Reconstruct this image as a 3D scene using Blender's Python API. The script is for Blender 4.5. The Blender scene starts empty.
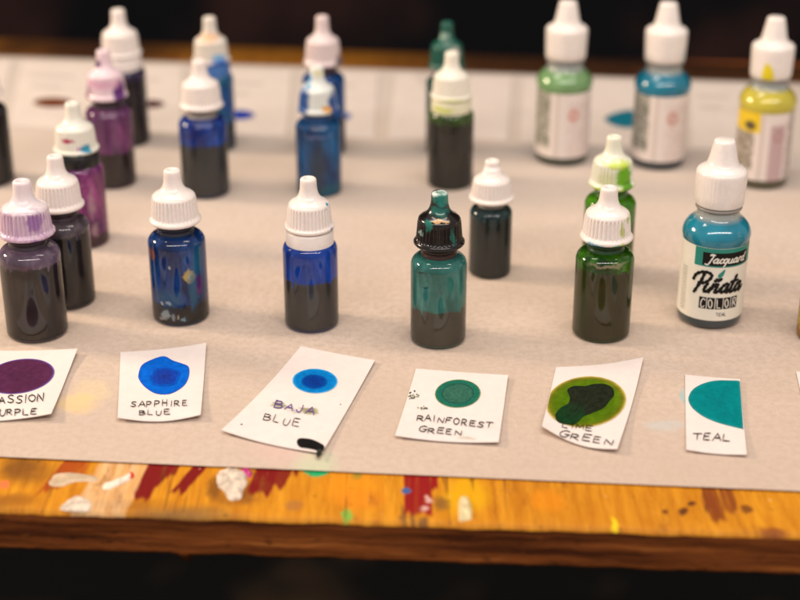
import bpy, bmesh, math, random
from mathutils import Vector, noise
random.seed(7)
S = bpy.context.scene
col = S.collection
# ------------------------------------------------------------------ camera model
F = 1545.0; TH = math.radians(25.0); H = 0.26
ct, st = math.cos(TH), math.sin(TH)
def P(px, py, z=0.0):
    """point of the plane of height z seen at a place of the photograph (800x600)"""
    u = (px-400)/F; v = (py-300)/F
    d = Vector((u, ct - v*st, -st - v*ct))
    t = (z-H)/d.z
    return Vector((d.x*t, d.y*t, z))
def proj(p):
    x, y, z = p[0], p[1], p[2]-H
    dep = y*ct - z*st
    return 400+F*x/dep, 300 - F*(y*st+z*ct)/dep, dep
# ------------------------------------------------------------------ tagging helpers
def tag(o, label=None, cat=None, group=None, kind=None):
    if label: o['label'] = label
    if cat: o['category'] = cat
    if group: o['group'] = group
    if kind: o['kind'] = kind
    return o
def empty(name, loc):
    o = bpy.data.objects.new(name, None); o.empty_display_size = .01
    o.location = loc; col.objects.link(o); return o
def mesh_obj(name, verts, faces, mat, parent=None, smooth=True, colors=None):
    me = bpy.data.meshes.new(name)
    me.from_pydata([tuple(v) for v in verts], [], faces); me.update()
    if smooth: me.polygons.foreach_set('use_smooth', [True]*len(me.polygons))
    if colors:
        ca = me.color_attributes.new('tint', 'FLOAT_COLOR', 'POINT')
        for i, c in enumerate(colors): ca.data[i].color = (c[0], c[1], c[2], 1)
    me.materials.append(mat)
    o = bpy.data.objects.new(name, me); col.objects.link(o)
    if parent: o.parent = parent
    return o
# ------------------------------------------------------------------ node helpers
def newmat(name):
    m = bpy.data.materials.new(name); m.use_nodes = True
    nt = m.node_tree; nt.nodes.clear()
    return m, nt
def N(nt, t, **kw):
    n = nt.nodes.new(t)
    for k, v in kw.items():
        if k.startswith('i_'):
            n.inputs[k[2:].replace('_', ' ')].default_value = v
        else: setattr(n, k, v)
    return n
def mixc(nt, fac, a, b, mode='MIX'):
    n = nt.nodes.new('ShaderNodeMix'); n.data_type = 'RGBA'; n.blend_type = mode
    for s, v in ((0, fac), (6, a), (7, b)):
        if isinstance(v, (int, float)): n.inputs[s].default_value = v
        elif isinstance(v, tuple): n.inputs[s].default_value = (*v[:3], 1)
        else: nt.links.new(v, n.inputs[s])
    return n.outputs[2]
def math_(nt, op, a, b=None, c=None, clamp=False):
    n = nt.nodes.new('ShaderNodeMath'); n.operation = op; n.use_clamp = clamp
    for i, v in enumerate((a, b, c)):
        if v is None: continue
        if isinstance(v, (int, float)): n.inputs[i].default_value = v
        else: nt.links.new(v, n.inputs[i])
    return n.outputs[0]
def maprange(nt, v, a, b, c=0., d=1., smooth=False):
    n = nt.nodes.new('ShaderNodeMapRange'); n.clamp = True
    if smooth: n.interpolation_type = 'SMOOTHSTEP'
    nt.links.new(v, n.inputs[0])
    for i, x in enumerate((a, b, c, d)): n.inputs[i+1].default_value = x
    return n.outputs[0]
def noise_t(nt, vec, scale, detail=3., rough=.55, sc3=None):
    if sc3:
        mp = nt.nodes.new('ShaderNodeMapping'); mp.inputs['Scale'].default_value = sc3
        nt.links.new(vec, mp.inputs[0]); vec = mp.outputs[0]
    n = N(nt, 'ShaderNodeTexNoise'); n.inputs['Scale'].default_value = scale
    n.inputs['Detail'].default_value = detail; n.inputs['Roughness'].default_value = rough
    nt.links.new(vec, n.inputs['Vector']); return n
def warped(nt, vec, scale, amt, sc3=None):
    """coordinates pushed about by noise, for ragged stain outlines; amt per axis"""
    n = noise_t(nt, vec, scale, 4., .6, sc3)
    s = N(nt, 'ShaderNodeVectorMath', operation='SUBTRACT'); nt.links.new(n.outputs['Color'], s.inputs[0]); s.inputs[1].default_value = (.5, .5, .5)
    m = N(nt, 'ShaderNodeVectorMath', operation='MULTIPLY'); nt.links.new(s.outputs[0], m.inputs[0]); m.inputs[1].default_value = amt
    a = N(nt, 'ShaderNodeVectorMath', operation='ADD'); nt.links.new(vec, a.inputs[0]); nt.links.new(m.outputs[0], a.inputs[1])
    return a.outputs[0]
def stain_mask(nt, vec, c, size, soft=.25, op=1., rot=0.):
    mp = nt.nodes.new('ShaderNodeMapping'); mp.vector_type = 'TEXTURE'
    mp.inputs['Location'].default_value = c; mp.inputs['Rotation'].default_value = (0, 0, rot); mp.inputs['Scale'].default_value = size
    nt.links.new(vec, mp.inputs[0])
    l = N(nt, 'ShaderNodeVectorMath', operation='LENGTH'); nt.links.new(mp.outputs[0], l.inputs[0])
    return maprange(nt, l.outputs['Value'], 1+soft, 1-soft, 0., op, True)
def stain(nt, colr, vec, c, size, color, soft=.25, op=1., rot=0.):
    return mixc(nt, stain_mask(nt, vec, c, size, soft, op, rot), colr, color)
def finish(nt, sh):
    o = N(nt, 'ShaderNodeOutputMaterial'); nt.links.new(sh, o.inputs[0])
def bsdf(nt, colr, rough=.5, **kw):
    b = N(nt, 'ShaderNodeBsdfPrincipled')
    if isinstance(colr, tuple): b.inputs['Base Color'].default_value = (*colr[:3], 1)
    else: nt.links.new(colr, b.inputs['Base Color'])
    if isinstance(rough, (int, float)): b.inputs['Roughness'].default_value = rough
    else: nt.links.new(rough, b.inputs['Roughness'])
    for k, v in kw.items(): b.inputs[k.replace('_', ' ')].default_value = v
    return b
def bump(nt, b, h, strength=.3, dist=.0005):
    n = N(nt, 'ShaderNodeBump'); n.inputs['Strength'].default_value = strength; n.inputs['Distance'].default_value = dist
    nt.links.new(h, n.inputs['Height']); nt.links.new(n.outputs[0], b.inputs['Normal'])
def objco(nt): return N(nt, 'ShaderNodeTexCoord').outputs['Object']
# ------------------------------------------------------------------ materials of surfaces
def g(px, py): p = P(px, py); return (p.x, p.y, 0)
def mat_paper():
    m, nt = newmat('paper'); co = objco(nt)
    n1 = noise_t(nt, co, 9., 3.); n2 = noise_t(nt, co, 380., 4., .7)
    n3 = noise_t(nt, co, 55., 3.)
    base = mixc(nt, maprange(nt, n1.outputs[0], .35, .65), (.56, .448, .375), (.61, .49, .41))
    base = mixc(nt, maprange(nt, n3.outputs[0], .4, .68, 0, .28), base, (.52, .40, .29))
    base = mixc(nt, maprange(nt, n2.outputs[0], .42, .62, 0, .65), base, (.45, .355, .275))
    fib = noise_t(nt, co, 260., 3., .6, (3., .6, 1)); base = mixc(nt, maprange(nt, fib.outputs[0], .55, .70, 0, .3), base, (.66, .55, .46))
    # cooler light on the far paper, painted in as a greyer tone
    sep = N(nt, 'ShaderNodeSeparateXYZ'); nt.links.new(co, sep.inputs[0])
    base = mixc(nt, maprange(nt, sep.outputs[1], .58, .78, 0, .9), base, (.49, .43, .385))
    base = mixc(nt, maprange(nt, sep.outputs[1], .53, .47, 0, .5), base, (.46, .35, .275))  # front of the sheet darkened in colour to offset the front lamp
    big = noise_t(nt, co, 5., 2.); base = mixc(nt, maprange(nt, big.outputs[0], .45, .62, 0, .35), base, (.50, .385, .29))
    w = warped(nt, co, 90., (.012, .012, 0)); w2 = warped(nt, co, 200., (.004, .004, 0))
    base = stain(nt, base, w, g(90, 391), (.0065, .009, 1), (.68, .54, .28), .5, .36)
    base = stain(nt, base, w, g(78, 404), (.006, .006, 1), (.72, .50, .2), .5, .5)
    base = stain(nt, base, w, g(664, 425), (.0065, .004, 1), (.44, .50, .50), .5, .42)
    base = stain(nt, base, w2, g(683.5, 397), (.0006, .006, 1), (.15, .45, .5), .5, .5)
    base = stain(nt, base, w2, g(315, 465), (.0065, .011, 1), (.45, .58, .36), .45, .45)
    base = stain(nt, base, w2, g(290, 450), (.012, .008, 1), (.62, .40, .38), .6, .3)
    base = stain(nt, base, w, g(240, 127), (.007, .007, 1), (.65, .2, .12), .5, .6)
    spk = noise_t(nt, co, 900., 2.); base = mixc(nt, maprange(nt, spk.outputs[0], .70, .76, 0, .5), base, (.30, .22, .15))
    b = bsdf(nt, base, .62, Specular_IOR_Level=.3)
    wv = noise_t(nt, co, 14., 2., .5, (1, .55, 1))
    h = math_(nt, 'ADD', math_(nt, 'MULTIPLY', wv.outputs[0], 14.), n2.outputs[0])
    bump(nt, b, h, .6, .00028)
    finish(nt, b.outputs[0]); return m
def mat_tabletop():
    m, nt = newmat('worn_wood'); co = objco(nt)
    # grain runs across the board's depth (short fibres towards the viewer)
    gr = noise_t(nt, co, 60., 5., .65, (6., .55, 1)); g2 = noise_t(nt, co, 14., 4., .6)
    base = mixc(nt, maprange(nt, gr.outputs[0], .35, .65), (.43, .150, .006), (.60, .255, .014))
    base = mixc(nt, maprange(nt, g2.outputs[0], .50, .78, 0, .45), base, (.36, .115, .008))
    fine = noise_t(nt, co, 160., 4., .7, (5., .4, 1))
    base = mixc(nt, maprange(nt, fine.outputs[0], .58, .74, 0, .55), base, (.20, .06, .006))
    ws = warped(nt, co, 300., (.0030, .016, 0), (2.2, .10, 1))  # streaky brush edge
    wr = warped(nt, co, 130., (.006, .006, 0))
    RED = (.17, .007, .006)
    def s(px, py, wx, wy, c, soft=.2, op=1., rot=0., w=wr):
        nonlocal base
        base = stain(nt, base, w, g(px, py), (wx, wy, 1), c, soft, op, rot)
    s(20, 466, .006, .007, (.14, .05, .010), .6, .8); s(33, 472, .008, .006, (.20, .07, .010), .7, .6); s(5, 500, .008, .004, (.16, .05, .008), .7, .6); s(120, 503, .012, .003, (.20, .07, .01), .7, .5); s(180, 512, .014, .0035, (.14, .08, .03), .8, .7); s(10, 496, .006, .003, (.30, .10, .010), .6, .5)
    sepc = N(nt, 'ShaderNodeSeparateXYZ'); nt.links.new(warped(nt, co, 240., (.0022, .0, 0), (1, .35, 1)), sepc.inputs[0])
    nzb = noise_t(nt, co, 330., 3., .7, (1., .02, 1)); nz2 = noise_t(nt, co, 110., 2., .5, (1., .02, 1))
    yn = math_(nt, 'ADD', math_(nt, 'MULTIPLY', math_(nt, 'SUBTRACT', nzb.outputs[0], .5), 1.3), math_(nt, 'SUBTRACT', nz2.outputs[0], .5))
    dry = noise_t(nt, co, 260., 3., .7, (2.5, .12, 1))
    def stroke(x0, x1, yend, amp, c, op=1., slant=0., dryness=.0, y0=None):
        """brush stroke running off under the paper, with a ragged dry end towards the viewer"""
        nonlocal base
        a = P(x0, yend, 0); b = P(x1, yend, 0)
        xx = math_(nt, 'ADD', sepc.outputs[0], math_(nt, 'MULTIPLY', math_(nt, 'SUBTRACT', sepc.outputs[1], a.y), -slant))
        mx_ = math_(nt, 'MULTIPLY', maprange(nt, xx, a.x-.0004, a.x+.0004), maprange(nt, xx, b.x+.0004, b.x-.0004))
        yy = math_(nt, 'ADD', sepc.outputs[1], math_(nt, 'MULTIPLY', yn, amp))
        my_ = math_(nt, 'MULTIPLY', maprange(nt, yy, a.y-.0012, a.y+.0012), maprange(nt, sepc.outputs[1], a.y+.09, a.y+.08))
        f = math_(nt, 'MULTIPLY', math_(nt, 'MULTIPLY', mx_, my_), op)
        if dryness: f = math_(nt, 'MULTIPLY', f, maprange(nt, dry.outputs[0], .5-dryness*.2, .62, 1, 1-dryness))
        base = mixc(nt, f, base, c)
    s(213, 486, .0022, .007, (.10, .03, .008), .5, .7); s(230, 497, .006, .004, (.20, .07, .01), .6, .6)  # first mark is a shadow beside the cream blob, painted as colour
    s(247, 492, .002, .006, (.14, .04, .01), .5, .6)
    s(316, 468, .0042, .004, (.012, .33, .12), .2, 1)
    s(355, 474, .0016, .0026, (.05, .16, .03), .4, 1)
    s(346, 513, .0017, .004, (.16, .36, .05), .35, .95)
    s(352, 486, .009, .009, (.68, .24, .008), .5, .6)
    s(362, 498, .007, .006, (.62, .19, .01), .5, .5)
    s(468, 492, .0065, .010, (.62, .32, .004), .4, .8); s(455, 500, .004, .008, (.62, .32, .004), .5, .5)
    s(294, 504, .0026, .003, (.35, .14, .03), .5, .8)
    s(441, 502, .0028, .004, (.12, .06, .02), .6, .7); s(403, 514, .001, .005, (.10, .05, .02), .5, .7); s(413, 518, .001, .005, (.10, .05, .02), .5, .7); s(424, 520, .0014, .003, (.10, .05, .02), .5, .7)
    s(428, 497, .0011, .002, (.6, .35, .3), .4, .9); s(425, 506, .0012, .0016, (.6, .35, .3), .4, .9)
    s(545, 499, .006, .006, (.68, .22, .006), .5, .5)
    s(612, 522, .0009, .0035, (.75, .55, .01), .4, .9)
    s(496, 506, .0003, .018, (.22, .08, .01), .6, .5)
    s(682, 510, .0018, .0018, (.12, .035, .008), .3, 1); s(691, 503, .0012, .0015, (.12, .035, .008), .3, 1); s(746, 508, .0022, .0020, (.15, .045, .008), .3, .9)
    s(706, 499, .001, .006, (.12, .035, .008), .3, .9); s(665, 511, .0012, .0012, (.12, .035, .008), .3, 1)
    s(772, 530, .004, .0030, (.18, .04, .01), .4, .8)
    s(3, 483, .0022, .002, (.70, .16, .05), .3, 1)
    stroke(40, 62, 488, .016, (.30, .045, .006), .95, .25, .3); stroke(55, 82, 478, .012, (.34, .06, .006), .9, .1, .3)
    stroke(66, 122, 516, .010, (.72, .52, .30), .62, .15, .55)
    stroke(131, 149, 499, .014, RED, 1, .10, .0); stroke(147, 175, 474, .010, RED, .95, .15, .1); stroke(168, 184, 492, .016, RED, 1, .35, .0); stroke(152, 158, 484, .010, RED, 1, .3, .0)
    stroke(246, 270, 492, .014, RED, 1, .12, .0); stroke(262, 286, 484, .012, RED, .95, .15, .0); stroke(292, 298, 474, .012, RED, .9, .1, .0)
    stroke(405, 433, 512, .009, (.24, .008, .008), 1, -.02, .12); stroke(430, 438, 486, .010, (.24, .008, .008), 1, .05, .0)
    stroke(712, 728, 521, .008, (.20, .045, .007), 1, .0, .25); stroke(724, 739, 511, .010, (.22, .055, .008), 1, .05, .3)
    s(405, 490, .0014, .0016, (.05, .10, .25), .3, 1)
    s(428, 497, .0010, .002, (.6, .35, .3), .4, .9); s(425, 506, .0010, .0014, (.6, .35, .3), .4, .9)
    # depth axis for the painted dimming of the far strip
    sep = N(nt, 'ShaderNodeSeparateXYZ'); nt.links.new(co, sep.inputs[0])
    # dark patches on the far strip, with its shadow painted into the wood
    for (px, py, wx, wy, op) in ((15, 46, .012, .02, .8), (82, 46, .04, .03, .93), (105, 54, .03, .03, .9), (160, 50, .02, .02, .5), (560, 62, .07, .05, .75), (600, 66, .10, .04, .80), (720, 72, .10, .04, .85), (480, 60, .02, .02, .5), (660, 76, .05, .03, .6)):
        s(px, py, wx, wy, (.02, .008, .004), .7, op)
    scr = noise_t(nt, co, 70., 5., .75, (1., .25, 1)); spk = noise_t(nt, co, 420., 3., .6)
    base = mixc(nt, maprange(nt, scr.outputs[0], .56, .68, 0, .6), base, (.22, .065, .008))
    crk = noise_t(nt, co, 500., 2., .5, (1., .03, 1)); base = mixc(nt, maprange(nt, crk.outputs[0], .66, .70, 0, .6), base, (.12, .04, .008))
    base = mixc(nt, maprange(nt, spk.outputs[0], .66, .74, 0, .7), base, (.09, .03, .008))
    base = mixc(nt, maprange(nt, spk.outputs[0], .30, .25, 0, .6), base, (.72, .50, .28))
    base = mixc(nt, maprange(nt, sep.outputs[1], .80, .82, 0, .58), base, (.06, .02, .006))  # dimness of the far strip painted into the wood colour
    b = bsdf(nt, base, .55, Specular_IOR_Level=.15)
    bump(nt, b, math_(nt, 'ADD', gr.outputs[0], scr.outputs[0]), .5, .0005)
    finish(nt, b.outputs[0]); return m
def mat_plyedge():
    m, nt = newmat('plywood_edge'); co = objco(nt)
    lay = noise_t(nt, co, 40., 5., .65, (.30, .30, 7.)); sp = noise_t(nt, co, 90., 4., .7, (1., 1., 3.))
    base = mixc(nt, maprange(nt, lay.outputs[0], .38, .62), (.062, .016, .005), (.28, .078, .017))
    base = mixc(nt, maprange(nt, lay.outputs[0], .60, .70, 0, .8), base, (.46, .17, .035))
    base = mixc(nt, maprange(nt, sp.outputs[0], .62, .76, 0, .7), base, (.30, .09, .02))
    base = mixc(nt, maprange(nt, sp.outputs[0], .40, .28, 0, .8), base, (.012, .005, .003))
    b = bsdf(nt, base, .6, Specular_IOR_Level=.12); bump(nt, b, sp.outputs[0], .6, .001)
    finish(nt, b.outputs[0]); return m
def mat_simple(name, c, rough=.5, nscale=60., var=.25, b_=.2, **kw):
    m, nt = newmat(name); co = objco(nt); n = noise_t(nt, co, nscale, 4., .6)
    dark = tuple(x*(1-var) for x in c)
    base = mixc(nt, maprange(nt, n.outputs[0], .35, .65), dark, c)
    b = bsdf(nt, base, rough, **kw); bump(nt, b, n.outputs[0], b_, .0003)
    finish(nt, b.outputs[0]); return m
def mat_tint(name, rough=.45, spec=.35):
    m, nt = newmat(name); co = objco(nt)
    a = N(nt, 'ShaderNodeVertexColor'); a.layer_name = 'tint'
    n = noise_t(nt, co, 420., 4., .65)
    c = mixc(nt, maprange(nt, n.outputs[0], .35, .7, 0, .22), a.outputs[0], (0, 0, 0))
    b = bsdf(nt, c, rough, Specular_IOR_Level=spec); finish(nt, b.outputs[0]); return m
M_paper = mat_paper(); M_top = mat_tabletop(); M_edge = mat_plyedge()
M_card = mat_simple('card_stock', (.705, .625, .585), .6, 260., .05, .15, Specular_IOR_Level=.3)
M_backcard = mat_simple('card_stock_far', (.61, .53, .475), .6, 40., .07, .1)
M_ink = mat_simple('pen_ink', (.010, .007, .004), .8, 500., .3, 0, Specular_IOR_Level=.08)
M_purpleink = mat_simple('purple_pen_ink', (.13, .075, .26), .6, 500., .3, 0)
M_tint = mat_tint('dried_ink', .8, .03)
M_faint = mat_simple('faint_pencil', (.36, .31, .28), .7, 300., .3, 0)
# ------------------------------------------------------------------ setting
def quad_slab(pts, z0, z1):
    v = [Vector((p.x, p.y, z1)) for p in pts] + [Vector((p.x, p.y, z0)) for p in pts]
    return v, [(0, 1, 2, 3), (7, 6, 5, 4), (0, 4, 5, 1), (1, 5, 6, 2), (2, 6, 7, 3), (3, 7, 4, 0)]
def ext(a, b, k=.30):
    d = (b-a).normalized(); return a-d*k, b+d*k
TZ = -.0006; THK = .0150
def line_pt(a, b, x):
    t = (x-a.x)/(b.x-a.x); return a + (b-a)*t
fa, fb = P(0, 509, TZ), P(800, 535, TZ)
ba, bb = P(0, 38, TZ), P(800, 66, TZ)
XL, XR = -.52, .52
table = tag(empty('work_table', (0, .45, -.001)), 'worn paint-stained wooden table under the paper and all the bottles', 'table')
def rel(v, o): return [Vector(p)-o.location for p in v]
def wob(x): return .0009*noise.noise(Vector((x*70, 3, 0)))+.0005*noise.noise(Vector((x*260, 3, 0)))
# tabletop: grid with slightly irregular front arris
nx = 420
vt = []; ft = []
rows = 10
for i in range(nx+1):
    x = XL+(XR-XL)*i/nx
    f = line_pt(fa, fb, x); b = line_pt(ba, bb, x)
    f = f + Vector((0, wob(x), 0))
    # rounded arris then rows back
    pr = [(0, -.0016), (.0006, -.0004), (.0018, 0), (.006, 0)]
    for (dy, dz) in pr: vt.append(Vector((x, f.y+dy, TZ+dz)))
    for r in range(1, rows):
        t = r/(rows-1); vt.append(Vector((x, f.y+.006+(b.y-f.y-.006)*t, TZ)))
    vt.append(Vector((x, b.y+.0005, TZ-.0150)))
k = len(vt)//(nx+1)
for i in range(nx):
    for j in range(k-1):
        a = i*k+j; ft.append((a, a+k, a+k+1, a+1))
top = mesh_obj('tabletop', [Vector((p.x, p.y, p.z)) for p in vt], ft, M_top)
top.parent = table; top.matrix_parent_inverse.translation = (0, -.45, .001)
# plywood edge below the arris
ve = []; fe = []
for i in range(nx+1):
    x = XL+(XR-XL)*i/nx
    f = line_pt(fa, fb, x) + Vector((0, wob(x), 0))
    rg = .0012*max(0, noise.noise(Vector((x*90, 9, 0))))
    dx = x-P(155, 556).x*.93
    rag = rg*(1.4 if x < -.04 else .35) + .0030*math.exp(-(dx/.0016)**2)
    cham = .0006*noise.noise(Vector((x*160, 1, 0)))
    zb = TZ-THK
    for (dy, z) in ((.0004, TZ-.0010), (.0000, TZ-.002), (.0009+cham, TZ-.0045), (.0006, TZ-.0075), (.0013+cham, TZ-.0105), (.0008, zb+.001), (.0012, zb-rag), (.004, zb-rag*.3), (.05, zb), (.56, zb)):
        ve.append(Vector((x, f.y+dy, z)))
k = 10
for i in range(nx):
    for j in range(k-1):
        a = i*k+j; fe.append((a, a+1, a+k+1, a+k))
ed = mesh_obj('plywood_edge', ve, fe, M_edge); ed.parent = table; ed.matrix_parent_inverse.translation = (0, -.45, .001)
M_frame = mat_simple('table_frame_wood', (.03, .012, .006), .6)
for (sx, yy) in ((-.47, .55), (.44, .55), (-.47, .92), (.44, .90)):
    v, f = quad_slab([Vector((sx, yy, 0)), Vector((sx+.05, yy, 0)), Vector((sx+.05, yy+.05, 0)), Vector((sx, yy+.05, 0))], -.75, TZ-THK-.0005)
    lg = mesh_obj('leg', v, f, M_frame, None, False); lg.parent = table; lg.matrix_parent_inverse.translation = (0, -.45, .001)
# lifted dried paint flakes and wax blobs on the front strip
def blob_pts(pts, n=4):
    """Catmull-Rom closed curve through pixel points"""
    out = []; L = len(pts)
    for i in range(L):
        p0, p1, p2, p3 = pts[i-1], pts[i], pts[(i+1) % L], pts[(i+2) % L]
        for k in range(n):
            t = k/n
            out.append(tuple(.5*((2*p1[a])+(-p0[a]+p2[a])*t+(2*p0[a]-5*p1[a]+4*p2[a]-p3[a])*t*t+(-p0[a]+3*p1[a]-3*p2[a]+p3[a])*t**3) for a in (0, 1)))
    return out
def lump(name, pts, mat, hgt, z0=TZ, label=None, cat=None, parent=None, colf=None, seed=0, rough=.8):
    pts = blob_pts(pts); n = len(pts)
    cx = sum(p[0] for p in pts)/n; cy = sum(p[1] for p in pts)/n
    c = P(cx, cy, z0); vs = [Vector((0, 0, hgt))]; cs = [colf(0, 0)] if colf else None; fs = []
    R = 10
    for r in range(1, R+1):
        t = r/R
        for i, p in enumerate(pts):
            w = P(cx+(p[0]-cx)*t, cy+(p[1]-cy)*t, z0)-c
            h = hgt*math.sqrt(max(0, 1-t**2.2))
            h *= 1+rough*noise.noise(Vector((w.x*600+seed, w.y*600, 1)))+.5*rough*noise.noise(Vector((w.x*1600+seed, w.y*1600, 1))); jj = 1+.10*noise.noise(Vector((i*.9, seed, 3)))*t; w.x *= jj; w.y *= jj
            w.z = h - (.0001 if r == R else 0); vs.append(w)
            if colf: cs.append(colf(t, i/n))
    for i in range(n): fs.append((0, 1+i, 1+(i+1) % n))
    for r in range(R-1):
        for i in range(n):
            a = 1+r*n+i; b = 1+r*n+(i+1) % n; fs.append((a, a+n, b+n, b))
    if parent:
        o = mesh_obj(name, [v+c-parent.location for v in vs], fs, mat, parent, True, cs)
    else:
        o = mesh_obj(name, vs, fs, mat, None, True, cs); o.location = c; tag(o, label, cat)
    return o
M_wax = mat_simple('dried_white_paint', (.74, .61, .48), .6, 330., .5, .9)
M_pale = mat_simple('pale_paint_smear', (.62, .46, .30), .5, 150., .35, .5)
M_pink = mat_simple('pink_paint', (.45, .02, .16), .35, 200., .2, .2)
lump('paint_blob', [(217, 474), (224, 469), (237, 469), (246, 474), (247, 484), (243, 491), (241, 499), (229, 500), (224, 492), (217, 485)], M_wax, .0013, label='round cream blob of dried paint on the front strip of the table', cat='paint blob', seed=3)
lump('paint_blob', [(241, 470), (247, 468), (252, 473), (250, 478), (246, 476)], M_pink, .0008, label='small magenta dot of dried paint beside the round cream blob', cat='paint blob', seed=5)
lump('paint_blob', [(102, 486), (118, 480), (131, 473), (134, 474), (133, 478), (118, 486), (106, 490)], M_tint, .0008, colf=lambda t, a: (.62, .04, .02) if (t > .75 and (a > .30 and a < .60)) else (.80, .68, .56), label='thin white sliver of dried paint with a red tip on the table edge', cat='paint flake', seed=9)
lump('paint_blob', [(48, 484), (56, 474), (75, 473), (97, 477), (96, 482), (76, 482), (60, 487)], M_pale, .0005, label='flat pale tan smear of dried paint at the left of the table edge', cat='paint smear', seed=12)
lump('paint_blob', [(60, 507), (66, 502), (76, 496), (86, 498), (92, 505), (88, 511), (72, 511), (62, 510)], M_wax, .0006, label='cream paint drip at the front arris below the pale tan smear', cat='paint drip', seed=15)
lump('paint_blob', [(459, 500), (463, 496), (468, 498), (471, 506), (472, 518), (466, 521), (459, 520), (458, 508)], mat_simple('cream_paint', (.74, .60, .32), .35, 200., .3, .4), .0012, label='cream drop of dried paint on a yellow stain', cat='paint drip', seed=17)
# paper sheet
pa = [P(0, 457), P(400, 473), P(800, 491.5)]
pf0, pf1 = P(0, 457), P(800, 491.5); pb0, pb1 = P(0, 56), P(800, 83)
vp = []; fp = []; nxp = 160; nyp = 90
for i in range(nxp+1):
    x = XL+.03+(XR-XL-.06)*i/nxp
    f = line_pt(pf0, pf1, x); b = line_pt(pb0, pb1, x)
    f = f+Vector((0, .0003*noise.noise(Vector((x*25, 7, 0)))+.00015*noise.noise(Vector((x*120, 7, 0))), 0))
    for j in range(nyp+1):
        t = j/nyp; y = f.y+(b.y-f.y)*t
        edge = math.exp(-(y-f.y)/.004)
        z = .0006*0 + .00035*edge*max(0, noise.noise(Vector((x*14, 2, 0))))
        vp.append(Vector((x, y, z)))
    vp.append(Vector((x, b.y, -.0005)))
kk = nyp+2
for i in range(nxp):
    for j in range(kk-1):
        a = i*kk+j; fp.append((a, a+kk, a+kk+1, a+1))
nv = len(vp)
paper = mesh_obj('paper_sheet', vp, fp, M_paper)
tag(paper, 'large sheet of beige parchment paper covering the table under bottles and cards', 'paper sheet')
# floor and wall, near black
def mat_dark(name, a, b_, sc):
    m, nt = newmat(name); co = objco(nt); n = noise_t(nt, co, sc, 3., .5)
    c = mixc(nt, maprange(nt, n.outputs[0], .52, .72), a, b_)
    n2 = noise_t(nt, co, sc*2.3, 3., .5)
    c = mixc(nt, maprange(nt, n2.outputs[0], .6, .75, 0, .6), c, tuple(x*.6 for x in b_))
    b = bsdf(nt, c, .8, Specular_IOR_Level=.2); finish(nt, b.outputs[0]); return m
M_floor = mat_dark('dark_floor', (.002, .002, .002), (.050, .028, .014), 5.)
M_wall = mat_dark('dark_wall', (.006, .006, .008), (.075, .030, .022), 2.2)
fl = mesh_obj('floor', [(-6, -3, 0), (6, -3, 0), (6, 5, 0), (-6, 5, 0)], [(0, 1, 2, 3)], M_floor, None, False)
fl.location = (0, 0, -.75); tag(fl, 'dark floor out of focus under and behind the table', kind='structure')
wl = mesh_obj('wall', [(-6, 0, -1), (6, 0, -1), (6, 0, 3), (-6, 0, 3)], [(0, 1, 2, 3)], M_wall, None, False)
wl.location = (0, 3.2, .2); tag(wl, 'dark wall far behind the table', kind='structure')
# ------------------------------------------------------------------ lathe
def lathe(name, prof, mat, parent, seg=72, mod=None, smooth=True, cap_ends=True):
    vs = []; fs = []
    n = len(prof)
    for (r, z) in prof:
        for i in range(seg):
            a = 2*math.pi*i/seg
            rr = r*(mod(a, z, i) if mod else 1)
            vs.append(Vector((rr*math.cos(a), rr*math.sin(a), z)))
    for k in range(n-1):
        for i in range(seg):
            a = k*seg+i; b = k*seg+(i+1) % seg
            fs.append((a, b, b+seg, a+seg))
    if cap_ends:
        c0 = len(vs); vs.append(Vector((0, 0, prof[0][1]))); vs.append(Vector((0, 0, prof[-1][1])))
        for i in range(seg):
            fs.append((c0, (i+1) % seg, i)); L = (n-1)*seg
            fs.append((c0+1, L+i, L+(i+1) % seg))
    return mesh_obj(name, vs, fs, mat, parent, smooth)
def arc(cx, cz, rx, rz, a0, a1, n=6):
    return [(cx+rx*math.cos(math.radians(a0+(a1-a0)*i/n)), cz+rz*math.sin(math.radians(a0+(a1-a0)*i/n))) for i in range(n+1)]
# ------------------------------------------------------------------ bottle materials
def mat_cap(name, base=(.78, .70, .65), stains=(), flute=None, rough=.24, veins=None):
    m, nt = newmat(name); co = objco(nt)
    c = mixc(nt, 0., base, base)
    if veins:   # ink caught between the ribs
        vc, vs_, op = veins
        n = noise_t(nt, co, 900., 2., .5, (1, 1, .03)); n2 = noise_t(nt, co, 90., 3.)
        f = math_(nt, 'MULTIPLY', maprange(nt, n.outputs[0], .46, .56), maprange(nt, n2.outputs[0], .32, .5))
        sp = N(nt, 'ShaderNodeSeparateXYZ'); nt.links.new(co, sp.inputs[0]); f = math_(nt, 'MULTIPLY', f, maprange(nt, sp.outputs[2], .0515, .0500))
        c = mixc(nt, math_(nt, 'MULTIPLY', f, op), c, vc)
    w = warped(nt, co, 260., (.005, .005, .005))
    for s in stains:
        c = stain(nt, c, w, s[0], s[1], s[2], s[3] if len(s) > 3 else .25, s[4] if len(s) > 4 else 1.)
    dn = noise_t(nt, co, 500., 3.)
    c = mixc(nt, maprange(nt, dn.outputs[0], .45, .75, 0, .12 if base[0] > .1 else .03), c, (.35, .27, .2))
    b = bsdf(nt, c, rough, Subsurface_Weight=.25 if base[0] > .1 else 0., Subsurface_Scale=.002, Specular_IOR_Level=.5)
    b.inputs['Subsurface Radius'].default_value = (1, .7, .5)
    finish(nt, b.outputs[0]); return m
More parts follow.
